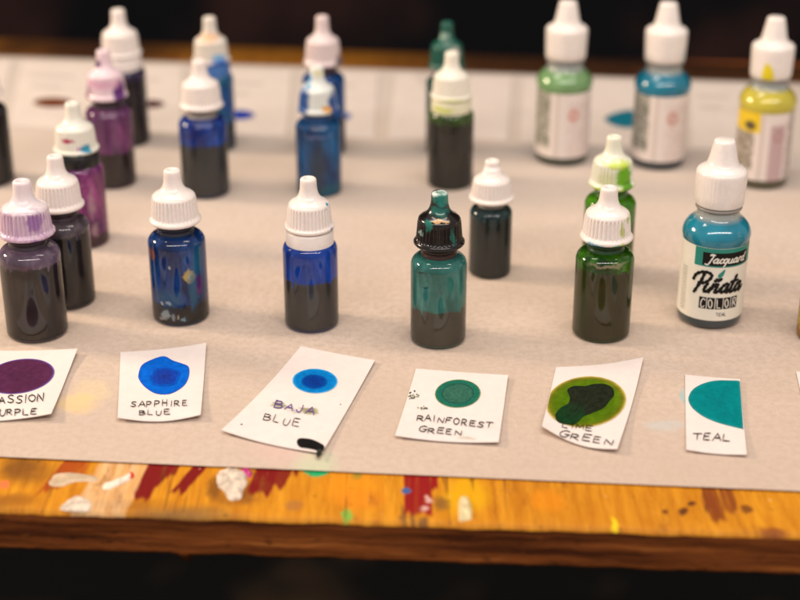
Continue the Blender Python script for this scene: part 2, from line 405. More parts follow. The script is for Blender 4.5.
def mat_body(name, film, op_hi, level, low=(.05, .045, .042), op_lo=.28, spots=(), streak=.5, film2=None, rough=.07, edge_noise=.0022):
    """thin plastic wall: a tinted ink film above the liquid level, clearer and greyer below it"""
    m, nt = newmat(name); co = objco(nt)
    sep = N(nt, 'ShaderNodeSeparateXYZ'); nt.links.new(co, sep.inputs[0])
    n = noise_t(nt, co, 230., 4., .6, (1, 1, .35)); n2 = noise_t(nt, co, 120., 3., .5, (1, 1, .5)); n3 = noise_t(nt, co, 300., 2.)
    zz = math_(nt, 'ADD', sep.outputs[2], math_(nt, 'MULTIPLY', math_(nt, 'SUBTRACT', n3.outputs[0], .5), edge_noise))
    n4 = noise_t(nt, co, 420., 2., .5, (1, 1, .05)); zz = math_(nt, 'ADD', zz, math_(nt, 'MULTIPLY', maprange(nt, n4.outputs[0], .56, .72), .0045))
    up = maprange(nt, zz, level-.0007, level+.0007, smooth=True)
    f2 = film2 or tuple(x*.45 for x in film)
    fc = mixc(nt, maprange(nt, n2.outputs[0], .38, .64, 0, 1 if film2 else .8), film, f2)
    fc = mixc(nt, maprange(nt, n.outputs[0], .52, .75, 0, streak), fc, tuple(min(1, x*2.2+.03) for x in film))
    c = mixc(nt, up, low, fc)
    op = math_(nt, 'MULTIPLY_ADD', up, op_hi-op_lo, op_lo)
    opn = math_(nt, 'ADD', op, math_(nt, 'MULTIPLY', math_(nt, 'SUBTRACT', n.outputs[0], .5), .5), clamp=True)
    rim = maprange(nt, sep.outputs[2], .0016, .0004, 0, .7, True)
    c = mixc(nt, rim, c, tuple(min(1, x*1.1+.03) for x in film)); opn = math_(nt, 'MAXIMUM', opn, rim)
    w = warped(nt, co, 330., (.003, .003, .005))
    for s in spots:
        mk = stain_mask(nt, w, s[0], s[1], s[3] if len(s) > 3 else .2, s[4] if len(s) > 4 else 1.)
        c = mixc(nt, mk, c, s[2]); opn = math_(nt, 'MAXIMUM', opn, mk)
    d = N(nt, 'ShaderNodeBsdfDiffuse'); nt.links.new(c, d.inputs[0])
    tl = N(nt, 'ShaderNodeBsdfTranslucent'); nt.links.new(c, tl.inputs[0])
    mx = N(nt, 'ShaderNodeMixShader'); mx.inputs[0].default_value = .45; nt.links.new(d.outputs[0], mx.inputs[1]); nt.links.new(tl.outputs[0], mx.inputs[2])
    tr = N(nt, 'ShaderNodeBsdfTransparent')
    tc = mixc(nt, up, (.75, .75, .75), tuple(min(1, .25+x*1.6) for x in film)); nt.links.new(tc, tr.inputs[0])
    m2 = N(nt, 'ShaderNodeMixShader'); nt.links.new(opn, m2.inputs[0]); nt.links.new(tr.outputs[0], m2.inputs[1]); nt.links.new(mx.outputs[0], m2.inputs[2])
    gl = N(nt, 'ShaderNodeBsdfGlossy'); gl.inputs['Roughness'].default_value = rough-.02
    bp = N(nt, 'ShaderNodeBump'); bp.inputs['Strength'].default_value = .08; bp.inputs['Distance'].default_value = .0002
    nb = noise_t(nt, co, 160., 2.); nt.links.new(nb.outputs[0], bp.inputs['Height']); nt.links.new(bp.outputs[0], gl.inputs['Normal'])
    fr = N(nt, 'ShaderNodeFresnel'); fr.inputs['IOR'].default_value = 1.56
    m3 = N(nt, 'ShaderNodeMixShader'); nt.links.new(fr.outputs[0], m3.inputs[0]); nt.links.new(m2.outputs[0], m3.inputs[1]); nt.links.new(gl.outputs[0], m3.inputs[2])
    finish(nt, m3.outputs[0]); return m
def mat_liquid(name, c, c2=None):
    m, nt = newmat(name); co = objco(nt)
    n = noise_t(nt, co, 140., 2., .5, (1, 1, .12))
    cc = mixc(nt, maprange(nt, n.outputs[0], .42, .62), c, c2 or tuple(x*.35 for x in c))  # upright streaks painted in, standing in for reflections on the bottle
    b = bsdf(nt, cc, .16, Specular_IOR_Level=.45); finish(nt, b.outputs[0]); return m
def place(bx, by, W, ytop):
    """bottom edge and width in the photograph -> base centre, radius, height"""
    y = by
    for _ in range(20):
        p = P(bx, y); dep = proj(p)[2]
        r = W/2*dep/F*.985
        # image y of the front of the (rounded) base
        q = proj(p+Vector((0, -r*.93, .0002)))[1]
        y += by-q
    lo, hi = .01, .2
    for _ in range(40):
        h = (lo+hi)/2
        if proj(p+Vector((0, 0, h)))[1] > ytop: lo = h
        else: hi = h
    return p, r, h
FL = {}
def dropper(bx, by, W, ytop, label, cap, body, liquid, lv, group='small dropper bottles of ink on the paper', collar=None, neck=None, tilt=(0, 0), capr=1., hb=.585, bottomcol=None):
    p, r, h = place(bx, by, W, ytop)
    print('BOTTLE %s r=%.1fmm h=%.1fmm' % (label[:40], r*1000, h*1000))
    t = tag(empty('dropper_bottle', p+Vector((0, 0, .0003))), label, 'dropper bottle', group)
    t.rotation_euler = (math.radians(tilt[0]), math.radians(tilt[1]), 0)
    L = lv*h
    # body
    zt = hb*h; sr = r*.42
    prof = [(.0001, .0006), (r*.70, .0006), (r*.86, .0001)] + arc(r-.0014, .0014, .0014, .0014, -85, 0, 5)
    for q in (.2, .5, .8): prof.append((r, .0014+(zt-sr*.9-.0014)*q))
    prof += arc(r*.62, zt-sr*.9, r*.38, sr*.9, 0, 82, 9)
    prof += [(r*.60, zt+.0003), (r*.58, zt+.001), (r*.58, h*.66)]
    b = body(L) if callable(body) else body
    lathe('body', prof, b, t, 80, cap_ends=False)
    if liquid:
        ri = r-.0007
        lp = [(.0001, .0011), (ri*.8, .0011)] + arc(ri-.001, .002, .001, .0009, -85, 0, 4)
        if L > zt-sr*.9:
            for (a, z) in arc(r*.62, zt-sr*.9, r*.38, sr*.9, 0, 82, 9):
                if z < L-.0003: lp.append((a-.0007, z-.0001))
            rl = lp[-1][0]; L2 = lp[-1][1]+.0003
        else:
            lp += [(ri, L*.5), (ri, L)]; rl = ri; L2 = L
        lp += [(rl*.97, L2-.0001), (rl*.6, L2-.0002), (.0001, L2-.0002)]
        lathe('liquid', lp, liquid, t, 64)
    # neck
    zf = .655*h if not collar else .665*h
    if neck:
        lathe('neck', [(r*.50, zt-.0008), (r*.64, zt-.0002), (r*.64, zt+.0006), (r*.60, zt+.0010), (r*.60, zt+.002), (r*.655, zt+.0022), (r*.655, zt+.003), (r*.6, zt+.0034), (r*.6, zf+.0012)], neck, t, 56)
    if collar:
        lathe('collar', [(r*.5, zt-sr*.55), (r*.80, zt-sr*.55), (r*.865, zt-sr*.55+.0004), (r*.875, zt-sr*.5+.001), (r*.87, zf-.0010), (r*.83, zf-.0004), (r*.6, zf-.0003)], collar, t, 72)
    # cap
    K = 34; seg = K*6; rb = r; r = r*capr
    z_ft, z_fb = .815*h, .690*h
    pf = [(r*.55, zf+.0002), (r*.80, zf), (r*.87, zf+.0002), (r*.905, zf+.0007), (r*.905, zf+.0013), (r*.87, zf+.0018), (r*.84, z_fb), (r*.815, z_fb+.0004)]
    for q in (.12, .35, .6, .85, .97): pf.append((r*(.815+(.755-.815)*q), z_fb+(z_ft-z_fb)*q))
    pf += [(r*.752, z_ft+.0001), (r*.745, z_ft+.0006), (r*.720, z_ft+.0011), (r*.66, z_ft+.0017), (r*.57, z_ft+.0023), (r*.48, z_ft+.0029), (r*.41, z_ft+.0038), (r*.358, z_ft+.0048), (r*.325, z_ft+.0060)]
    pf += [(r*.308, .935*h), (r*.300, .960*h), (r*.296, .982*h), (r*.283, .993*h), (r*.25, .999*h), (r*.20, h), (r*.13, h-.0001), (r*.10, h-.0004), (.0001, h-.0005)]
    def mod(a, z, i):
        if z_fb+.0001 < z < z_ft+.00005:
            ph = (i % 6); return (1.012, 1.012, 1.0, .955, .955, 1.0)[ph]
        return 1
    cp = lathe('cap', pf, cap, t, seg, mod)
    return t, r, h
W_cap = mat_cap('white_cap')
neck_dark = mat_simple('inky_neck', (.035, .02, .03), .3)
neck_w = mat_simple('cloudy_neck', (.30, .27, .25), .35)
neck_brown = mat_simple('brown_stained_neck', (.035, .010, .006), .3)
G = 'small dropper bottles of ink on the paper'
LIQ = mat_liquid('dark_ink', (.100, .080, .062), (.045, .037, .030))  # dark inks lightened to hold the paper's reflection in their colour
LIQP = mat_liquid('dark_purple_ink', (.100, .078, .064), (.035, .020, .026))
LIQG = mat_liquid('dark_green_ink', (.095, .070, .022), (.018, .028, .004))
# 1 purple, front left
dropper(38, 343.5, 61, 181, 'dropper bottle of dark purple ink with a purple-streaked cap, at the front left corner',
    mat_cap('purple_streaked_cap', (.74, .64, .65), [((0, -.004, .0445), (.013, .013, .0062), (.50, .33, .46), .25, .75), ((.0048, -.0060, .0475), (.0030, .0040, .0035), (.22, .08, .30), .35, .75), ((.007, -.006, .0395), (.0055, .006, .0014), (.16, .03, .30), .4, .9), ((0, -.003, .0392), (.011, .012, .0008), (.35, .18, .42), .5, .7)], veins=((.24, .09, .30), 1, .7)),
    lambda L: mat_body('purple_film_body', (.30, .21, .31), .66, L, (.085, .065, .060), .30, streak=.35), LIQP, .49, neck=neck_dark)
# 2 white cap behind it
dropper(69, 310.5, 54, 156, 'dark dropper bottle with clean white cap, right behind the purple-streaked one',
    W_cap, lambda L: mat_body('greyed_purple_body', (.22, .17, .21), .6, L, (.06, .05, .05), .28, streak=.3), LIQ, .50, neck=neck_dark)
# 3 magenta
dropper(85, 249.5, 49.5, 103, 'magenta dropper bottle with red and cyan splotches on its cap and a black collar',
    mat_cap('splotched_cap', (.74, .71, .62), [((-.002, -.0095, .0480), (.0035, .004, .0011), (.42, .01, .09), .3, 1), ((.0055, -.007, .0445), (.0022, .003, .0017), (.02, .28, .42), .3, 1), ((0, -.003, .0405), (.0105, .011, .0013), (.03, .36, .50), .3, .95), ((.003, -.009, .045), (.001, .003, .001), (.5, .2, .45), .4, .8)]),
    lambda L: mat_body('magenta_film_body', (.38, .08, .27), .72, L, (.16, .06, .08), .4, spots=[((.006, -.007, .020), (.0014, .004, .007), (.62, .42, .48), .4, .8), ((.0065, -.007, .008), (.0014, .004, .0035), (.60, .40, .42), .4, .8), ((-.002, -.009, .029), (.007, .005, .0012), (.55, .25, .45), .5, .6)], film2=(.13, .02, .16), streak=.6), mat_liquid('maroon_ink', (.10, .035, .03)), .09,
    collar=mat_simple('black_collar', (.012, .010, .010), .25))
# 4 purple, mid left
dropper(114, 189.5, 46, 50.5, 'plum purple dropper bottle with a pink and violet smeared cap',
    mat_cap('plum_smeared_cap', (.72, .56, .60), [((.0075, -.006, .0465), (.0030, .005, .0050), (.10, .012, .16), .3, 1), ((-.0035, -.002, .0590), (.0028, .004, .0022), (.08, .01, .10), .3, 1), ((0, -.005, .0500), (.008, .006, .0022), (.62, .30, .45), .5, .7), ((-.008, -.004, .044), (.0022, .006, .005), (.22, .1, .16), .4, .8)]),
    lambda L: mat_body('plum_film_body', (.27, .075, .22), .85, L, (.075, .045, .050), .4, film2=(.15, .05, .15), streak=.4), LIQ, .27, neck=neck_dark)
# 5 back left tall dark
dropper(128, 147.5, 45, 10, 'dark violet dropper bottle with clean white cap, behind the plum purple one',
    W_cap, lambda L: mat_body('violet_film_body', (.08, .05, .14), .75, L, (.045, .035, .045), .3), LIQP, .50, collar=W_cap)
# 6 at the left frame edge
dropper(-8, 188, 46, 48, 'dark dropper bottle cut off by the left edge of the photo',
    W_cap, lambda L: mat_body('dark_body', (.05, .045, .05), .7, L, (.04, .035, .035), .3), LIQ, .52, neck=neck_dark)
# 7 sapphire front
dropper(181.5, 326.5, 57, 170, 'blue dropper bottle splashed with yellow and pale specks, behind the SAPPHIRE BLUE card',
    W_cap, lambda L: mat_body('splashed_blue_body', (.010, .065, .26), .93, L, (.035, .03, .030), .5,
        spots=[((.0055, -.0095, .0205), (.0024, .004, .0027), (.66, .48, .16), .2, 1), ((.0058, -.0095, .0205), (.0010, .004, .0012), (.75, .70, .45), .3, 1),
               ((.0065, -.008, .0150), (.0018, .004, .0080), (.02, .16, .30), .5, .8), ((-.003, -.010, .0110), (.0050, .004, .0038), (.03, .13, .27), .5, .8), ((.0085, -.006, .026), (.002, .004, .006), (.02, .17, .30), .5, .8),
               ((-.0045, -.010, .0050), (.0020, .004, .0018), (.42, .50, .55), .3, .9), ((-.0015, -.0105, .0045), (.0010, .003, .0017), (.40, .46, .50), .3, .8), ((-.0060, -.009, .0032), (.0014, .004, .0010), (.50, .50, .50), .3, .8), ((-.0028, -.010, .0096), (.0009, .003, .0009), (.45, .55, .66), .3, .9), ((.0025, -.010, .0028), (.0010, .003, .0010), (.25, .45, .60), .3, .9),
               ((-.0085, -.006, .0290), (.0016, .004, .0022), (.35, .10, .05), .4, .8), ((.0085, -.007, .016), (.0010, .004, .004), (.18, .02, .20), .4, .8), ((-.0015, -.0105, .0250), (.0006, .003, .0006), (.6, .6, .6), .3, .9), ((.0005, -.0105, .0040), (.0005, .003, .0006), (.6, .5, .4), .3, .9), ((-.0055, -.009, .0095), (.0005, .003, .0005), (.7, .7, .7), .3, .9)],
        film2=(.008, .025, .11), streak=.5), LIQ, .14, neck=mat_simple('blue_black_neck', (.01, .012, .03), .3))
# 8 sapphire mid
dropper(206.5, 199.5, 48, 60.5, 'royal blue dropper bottle with clean white cap, in front of the orange-stained cap',
    W_cap, lambda L: mat_body('royal_blue_body', (.008, .075, .42), .88, L, (.075, .080, .085), .5, film2=(.006, .03, .24)), LIQ, .405, neck=neck_w)
# 9 sapphire back
dropper(216, 152.5, 41.5, 17.5, 'blue dropper bottle with an orange-stained, blue-dripped cap at the back',
    mat_cap('orange_stained_cap', (.70, .64, .56), [((0, -.006, .0575), (.0055, .006, .0022), (.62, .28, .08), .5, .7), ((.0050, -.007, .0420), (.0050, .006, .0060), (.01, .09, .42), .3, 1), ((.0045, -.007, .0480), (.003, .004, .0016), (.20, .48, .72), .4, .9), ((.008, -.004, .041), (.002, .004, .004), (.02, .28, .50), .4, .9)]),
    lambda L: mat_body('teal_blue_body', (.006, .09, .36), .92, L, (.02, .06, .12), .6, film2=(.01, .16, .24)), LIQ, .22, neck=neck_dark, collar=mat_cap('blue_dripped_collar', (.05, .15, .40), [((-.006, -.006, .036), (.005, .008, .006), (.6, .6, .6), .3, .9)]))
# 10 baja front
dropper(312, 333.5, 54.5, 178.5, 'half-full royal blue dropper bottle with a white cap over a separate white collar ring',
    mat_cap('white_cap_blue_dot', (.78, .70, .65), [((.0070, -.0040, .0490), (.0008, .0030, .0008), (.02, .25, .45), .2, 1), ((.0086, -.0040, .0390), (.0016, .003, .0016), (.02, .06, .36), .3, 1)]),
    lambda L: mat_body('clear_blue_body', (.012, .085, .55), .84, L, (.13, .12, .11), .45, film2=(.008, .055, .36), streak=.3), LIQ, .345, collar=W_cap)
# 11 baja mid
dropper(319.5, 198, 45.5, 67, 'turquoise-blue dropper bottle whose cap is smeared white, blue and orange',
    mat_cap('smeared_cap', (.66, .68, .64), [((-.0065, -.006, .0440), (.0030, .006, .0090), (.01, .08, .28), .3, 1), ((.0080, -.006, .0430), (.0026, .006, .0075), (.01, .07, .26), .3, 1), ((-.0035, -.004, .0545), (.0016, .004, .0040), (.02, .25, .50), .3, .9), ((.0045, -.0075, .0420), (.0020, .004, .0016), (.66, .33, .06), .3, 1), ((0, -.002, .0370), (.012, .012, .0012), (.03, .25, .50), .4, .9), ((.001, -.0035, .0575), (.0018, .003, .002), (.7, .66, .35), .4, .8)]),
    lambda L: mat_body('turquoise_blue_body', (.004, .14, .38), .92, L, (.006, .14, .24), .85, film2=(.006, .05, .17), streak=.35, spots=[((0, -.010, .0140), (.0036, .004, .0130), (.035, .05, .06), .5, .8), ((0, -.0095, .0295), (.006, .004, .0008), (.15, .22, .42), .5, .8)]), LIQ, .10, neck=mat_simple('blue_neck', (.01, .06, .2), .3))  # both spots are painted reflections: dark upright band, pale shoulder streak
# 12 baja back
dropper(325, 157, 42.5, 16.5, 'bright blue dropper bottle with a pinkish white cap at the back',
    mat_cap('pinkish_cap', (.68, .56, .55), [((.0025, -.007, .0440), (.0030, .005, .0020), (.45, .20, .30), .5, .6), ((.008, -.004, .0440), (.0018, .006, .006), (.05, .03, .05), .4, .9)]),
    lambda L: mat_body('bright_blue_body', (.004, .10, .38), .92, L, (.01, .02, .05), .6), LIQ, .28, neck=neck_dark)
# 13 rainforest front
dropper(438, 349.5, 56, 192.5, 'teal green dropper bottle with a black ribbed cap crusted in green paint',
    mat_cap('black_cap', (.006, .004, .004), [((0, -.001, .0600), (.0034, .0034, .0022), (.62, .68, .62), .2, 1), ((.0012, -.002, .0570), (.0033, .0040, .0026), (.02, .19, .15), .35, .9), ((0, -.003, .0525), (.0034, .0050, .0016), (.010, .11, .085), .4, .9), ((-.0045, -.0065, .0480), (.0012, .003, .0022), (.012, .14, .11), .35, .9), ((.0050, -.0065, .0440), (.0009, .003, .0030), (.012, .12, .10), .35, .8), ((0, -.0064, .0500), (.0034, .0016, .0006), (.50, .30, .14), .3, 1), ((-.005, -.006, .0385), (.0010, .003, .0006), (.30, .30, .25), .3, .8), ((-.0064, -.005, .0450), (.0005, .003, .0010), (.25, .38, .32), .3, .8)], rough=.2, veins=None),
    lambda L: mat_body('teal_green_body', (.060, .27, .235), .86, L, (.14, .12, .085), .55, film2=(.035, .17, .15), streak=.3, spots=[((-.0065, -.008, .0300), (.0020, .004, .0004), (.02, .03, .03), .4, .8), ((-.005, -.009, .0250), (.0011, .003, .0004), (.02, .04, .04), .4, .8)]), mat_liquid('olive_brown_ink', (.095, .078, .050), (.070, .058, .038)), .255, neck=neck_brown)
# 14 small one, right of it
dropper(489.5, 279.5, 42.5, 160.5, 'short stubby dropper bottle of black ink with clean white cap, right of the black-capped bottle',
    W_cap, lambda L: mat_body('short_dark_body', (.030, .075, .080), .75, L, (.050, .060, .055), .45), mat_liquid('teal_black_ink', (.060, .068, .060), (.012, .026, .028)), .51, neck=neck_w, hb=.60, capr=1.17)
# 15 rainforest mid
dropper(450, 190.5, 46, 52.5, 'near-black dropper bottle whose white cap is streaked yellow-green around its collar',
    mat_cap('yellowed_cap', (.78, .73, .62), [((0, -.004, .0425), (.011, .011, .0012), (.48, .54, .06), .5, .8), ((.002, -.009, .033), (.007, .006, .0012), (.40, .46, .06), .4, .7), ((.0055, -.007, .0410), (.004, .005, .001), (.5, .5, .1), .5, .6)]),
    lambda L: mat_body('dark_green_body', (.08, .16, .03), .8, L, (.050, .050, .038), .4), LIQ, .50, collar=mat_cap('yellowed_collar', (.70, .66, .48), [((0, -.004, .0345), (.0105, .0105, .0011), (.30, .42, .05), .5, .85), ((-.004, -.007, .0385), (.006, .005, .0014), (.45, .52, .06), .5, .8), ((.005, -.007, .031), (.004, .005, .0010), (.20, .32, .05), .5, .8)]))
# 16 rainforest back
dropper(445.5, 157, 40.5, 22.5, 'emerald green dropper bottle with a green paint-covered cap at the back',
    mat_cap('green_cap', (.010, .085, .060), [((.003, -.005, .0515), (.0030, .004, .0030), (.50, .48, .42), .4, .8), ((-.001, -.003, .0600), (.0025, .004, .0012), (.30, .42, .34), .4, .8)], rough=.25),
    lambda L: mat_body('emerald_body', (.005, .11, .08), .9, L, (.02, .06, .05), .6), LIQG, .3, neck=neck_dark)
# 17 lime front
dropper(600.5, 343.5, 58, 187.5, 'dark green dropper bottle with green-speckled white cap, behind the LIME GREEN card',
    mat_cap('speckled_cap', (.78, .70, .65), [((.0050, -.0080, .0445), (.0010, .003, .0030), (.40, .46, .10), .35, .8), ((.0075, -.0060, .0480), (.0012, .003, .0018), (.36, .46, .08), .35, .8), ((-.0045, -.0080, .0384), (.0040, .004, .0010), (.10, .40, .66), .35, .9), ((.0060, -.0070, .0384), (.0040, .004, .0009), (.40, .50, .02), .35, .9), ((.003, -.009, .0384), (.0012, .004, .0009), (.1, .4, .2), .35, .9)]),
    lambda L: mat_body('lime_film_body', (.045, .20, .004), .82, L, (.10, .085, .028), .45, film2=(.010, .055, .003), streak=.7, spots=[((-.0085, -.006, .020), (.0018, .005, .018), (.03, .10, .01), .6, .5), ((.0095, -.004, .020), (.0014, .005, .018), (.04, .13, .01), .6, .5), ((0, -.0085, .0315), (.0062, .005, .0008), (.60, .48, .30), .5, .7)]), LIQG, .485, neck=mat_simple('green_neck', (.01, .05, .01), .3))  # last spot is the shoulder highlight, painted as a warm streak
# 18 lime back
dropper(606, 284, 51, 136.5, 'bright green dropper bottle with a lime splash across its white cap',
    mat_cap('lime_splashed_cap', (.76, .74, .60), [((.0040, -.0070, .0450), (.0034, .005, .0050), (.15, .40, .01), .3, 1), ((-.003, -.008, .0440), (.004, .004, .003), (.55, .58, .25), .5, .6), ((.001, -.006, .0500), (.0050, .004, .0014), (.50, .62, .03), .5, .9), ((0, -.004, .0395), (.0115, .0115, .0012), (.42, .60, .02), .4, .9), ((.0055, -.008, .041), (.002, .004, .003), (.10, .30, .01), .3, 1)]),
    lambda L: mat_body('bright_green_body', (.10, .36, .006), .92, L, (.08, .20, .01), .75, film2=(.04, .18, .003)), LIQG, .42, neck=mat_simple('green_neck2', (.05, .16, .02), .3))
# 23 yellow at the right frame edge
dropper(826, 348, 60, 190, 'yellow dropper bottle cut off by the right edge of the photo',
    W_cap, lambda L: mat_body('yellow_body', (.75, .45, .010), .9, L, (.60, .25, .01), .8, film2=(.8, .42, .01)), mat_liquid('amber_ink', (.45, .15, .01)), .10, neck=neck_w)
# ------------------------------------------------------------------ strokes (hand lettering)
def cr(pts, n=5):
    if len(pts) < 3: return pts
    out = []
    for i in range(len(pts)-1):
        p0 = pts[max(i-1, 0)]; p1 = pts[i]; p2 = pts[i+1]; p3 = pts[min(i+2, len(pts)-1)]
        for k in range(n):
            t = k/n
            out.append(tuple(.5*((2*p1[a])+(-p0[a]+p2[a])*t+(2*p0[a]-5*p1[a]+4*p2[a]-p3[a])*t*t+(-p0[a]+3*p1[a]-3*p2[a]+p3[a])*t**3) for a in (0, 1)))
    out.append(pts[-1]); return out
# each letter: list of (smooth?, points) in a 1x1 box
GL = {
 'A': [(0, [(0, 0), (.48, 1), (.92, 0)]), (0, [(.2, .36), (.78, .38)])],
 'B': [(0, [(.05, 1), (.05, 0)]), (1, [(.05, .98), (.6, .95), (.72, .76), (.5, .57), (.1, .53)]), (1, [(.1, .53), (.7, .48), (.85, .25), (.55, .03), (.05, 0)])],
 'C': [(1, [(.85, .85), (.5, 1), (.12, .75), (.05, .35), (.3, .02), (.65, 0), (.88, .15)])],
 'E': [(0, [(.8, 1), (.1, .97), (.08, 0), (.85, .02)]), (0, [(.1, .52), (.7, .55)])],
 'F': [(0, [(.85, 1), (.1, .97), (.08, 0)]), (0, [(.1, .52), (.7, .55)])],
 'G': [(1, [(.85, .88), (.5, 1), (.12, .72), (.05, .32), (.3, .02), (.7, .05), (.88, .42)]), (0, [(.5, .43), (.98, .43)])],
 'H': [(0, [(.08, 1), (.06, 0)]), (0, [(.85, 1), (.83, 0)]), (0, [(.07, .5), (.84, .54)])],
 'I': [(0, [(.42, 1), (.40, 0)])],
 'J': [(1, [(.62, 1), (.64, .4), (.5, .03), (.2, 0), (.04, .25)])],
 'L': [(0, [(.1, 1), (.08, .02), (.82, 0)])],
 'M': [(0, [(.03, 0), (.12, 1), (.5, .3), (.86, 1), (.96, 0)])],
 'N': [(0, [(.06, 0), (.08, 1), (.82, .03), (.86, 1.05)])],
 'O': [(1, [(.5, 1), (.1, .75), (.08, .28), (.45, 0), (.85, .25), (.88, .72), (.5, 1)])],
 'P': [(0, [(.1, 1), (.06, -.05)]), (1, [(.08, .97), (.65, .98), (.85, .75), (.6, .48), (.1, .42)])],
 'R': [(0, [(.1, 1), (.06, 0)]), (1, [(.08, .97), (.62, .98), (.8, .76), (.58, .52), (.1, .46)]), (0, [(.3, .47), (.9, 0)])],
 'S': [(1, [(.82, .9), (.5, 1), (.15, .82), (.3, .57), (.7, .42), (.78, .15), (.4, 0), (.05, .12)])],
 'T': [(0, [(.0, .95), (.98, 1)]), (0, [(.5, .97), (.46, 0)])],
 'U': [(1, [(.08, 1), (.1, .35), (.35, 0), (.7, .08), (.84, .45), (.86, 1)])],
 'i': [(1, [(.2, .62), (.25, .15), (.5, .02), (.9, .25)]), (0, [(.3, .86), (.42, .92)])],
}
def ribbon(vs, fs, pts, w, mp, lift):
    """pts in flat 2-D space, mp maps (x, y, lift) to 3-D"""
    n = len(pts)
    base = len(vs)
    for i, p in enumerate(pts):
        a = pts[max(i-1, 0)]; b = pts[min(i+1, n-1)]
        d = Vector((b[0]-a[0], b[1]-a[1])); d = d.normalized() if d.length > 1e-9 else Vector((1, 0))
        nn = Vector((-d.y, d.x)); ww = w*.92*(1+.22*math.sin(i*1.7+pts[0][0])) * (.7 if i in (0, n-1) else 1)
        e = d*(-.4*w if i == 0 else .4*w if i == n-1 else 0)
        vs.append(mp(p[0]+nn.x*ww/2+e.x, p[1]+nn.y*ww/2+e.y, lift)); vs.append(mp(p[0]-nn.x*ww/2+e.x, p[1]-nn.y*ww/2+e.y, lift))
    for i in range(n-1):
        a = base+2*i; fs.append((a, a+1, a+3, a+2))
def dens(pts, n=3):
    out = []
    for a, b in zip(pts, pts[1:]):
        for k in range(n): out.append((a[0]+(b[0]-a[0])*k/n, a[1]+(b[1]-a[1])*k/n))
    return out+[pts[-1]]
def write(name, text, a, b, h, w, mp, mat, parent, slant=0., jit=.075, gap=.24, rnd=None, narrow={'I': .45, 'J': .8}):
    """baseline from a to b in flat space, y downwards like the photograph"""
    rnd = rnd or random.Random(hash(text) % 1000 if False else sum(map(ord, text)))
    a = Vector(a); b = Vector(b); d = (b-a); L = d.length; ex = d/L; ey = Vector((ex.y, -ex.x)) if True else None
    if ey.y > 0: ey = -ey
    tot = sum(narrow.get(c, 1.) for c in text)+gap*(len(text)-1); cw = L/tot
    vs = []; fs = []; x = 0; lift = 0
    for c in text:
        wd = narrow.get(c, 1.)
        if c in GL:
            hh = h*(1+rnd.uniform(-jit, jit)*2); yo = rnd.uniform(-jit, jit)*h*1.2; sl = slant+rnd.uniform(-.11, .11); sq = rnd.uniform(.88, 1.16)
            for sm, pts in GL[c]:
                q = cr(pts) if sm else dens(pts)
                q2 = []
                for (u, v) in q:
                    xx = (x+u*wd*sq)*cw+v*hh*sl; yy = v*hh+yo
                    P2 = a+ex*xx+ey*yy; q2.append((P2.x, P2.y))
                ribbon(vs, fs, q2, w, mp, lift); lift += 1
        x += wd+gap
    return mesh_obj(name, vs, fs, mat, parent, False)
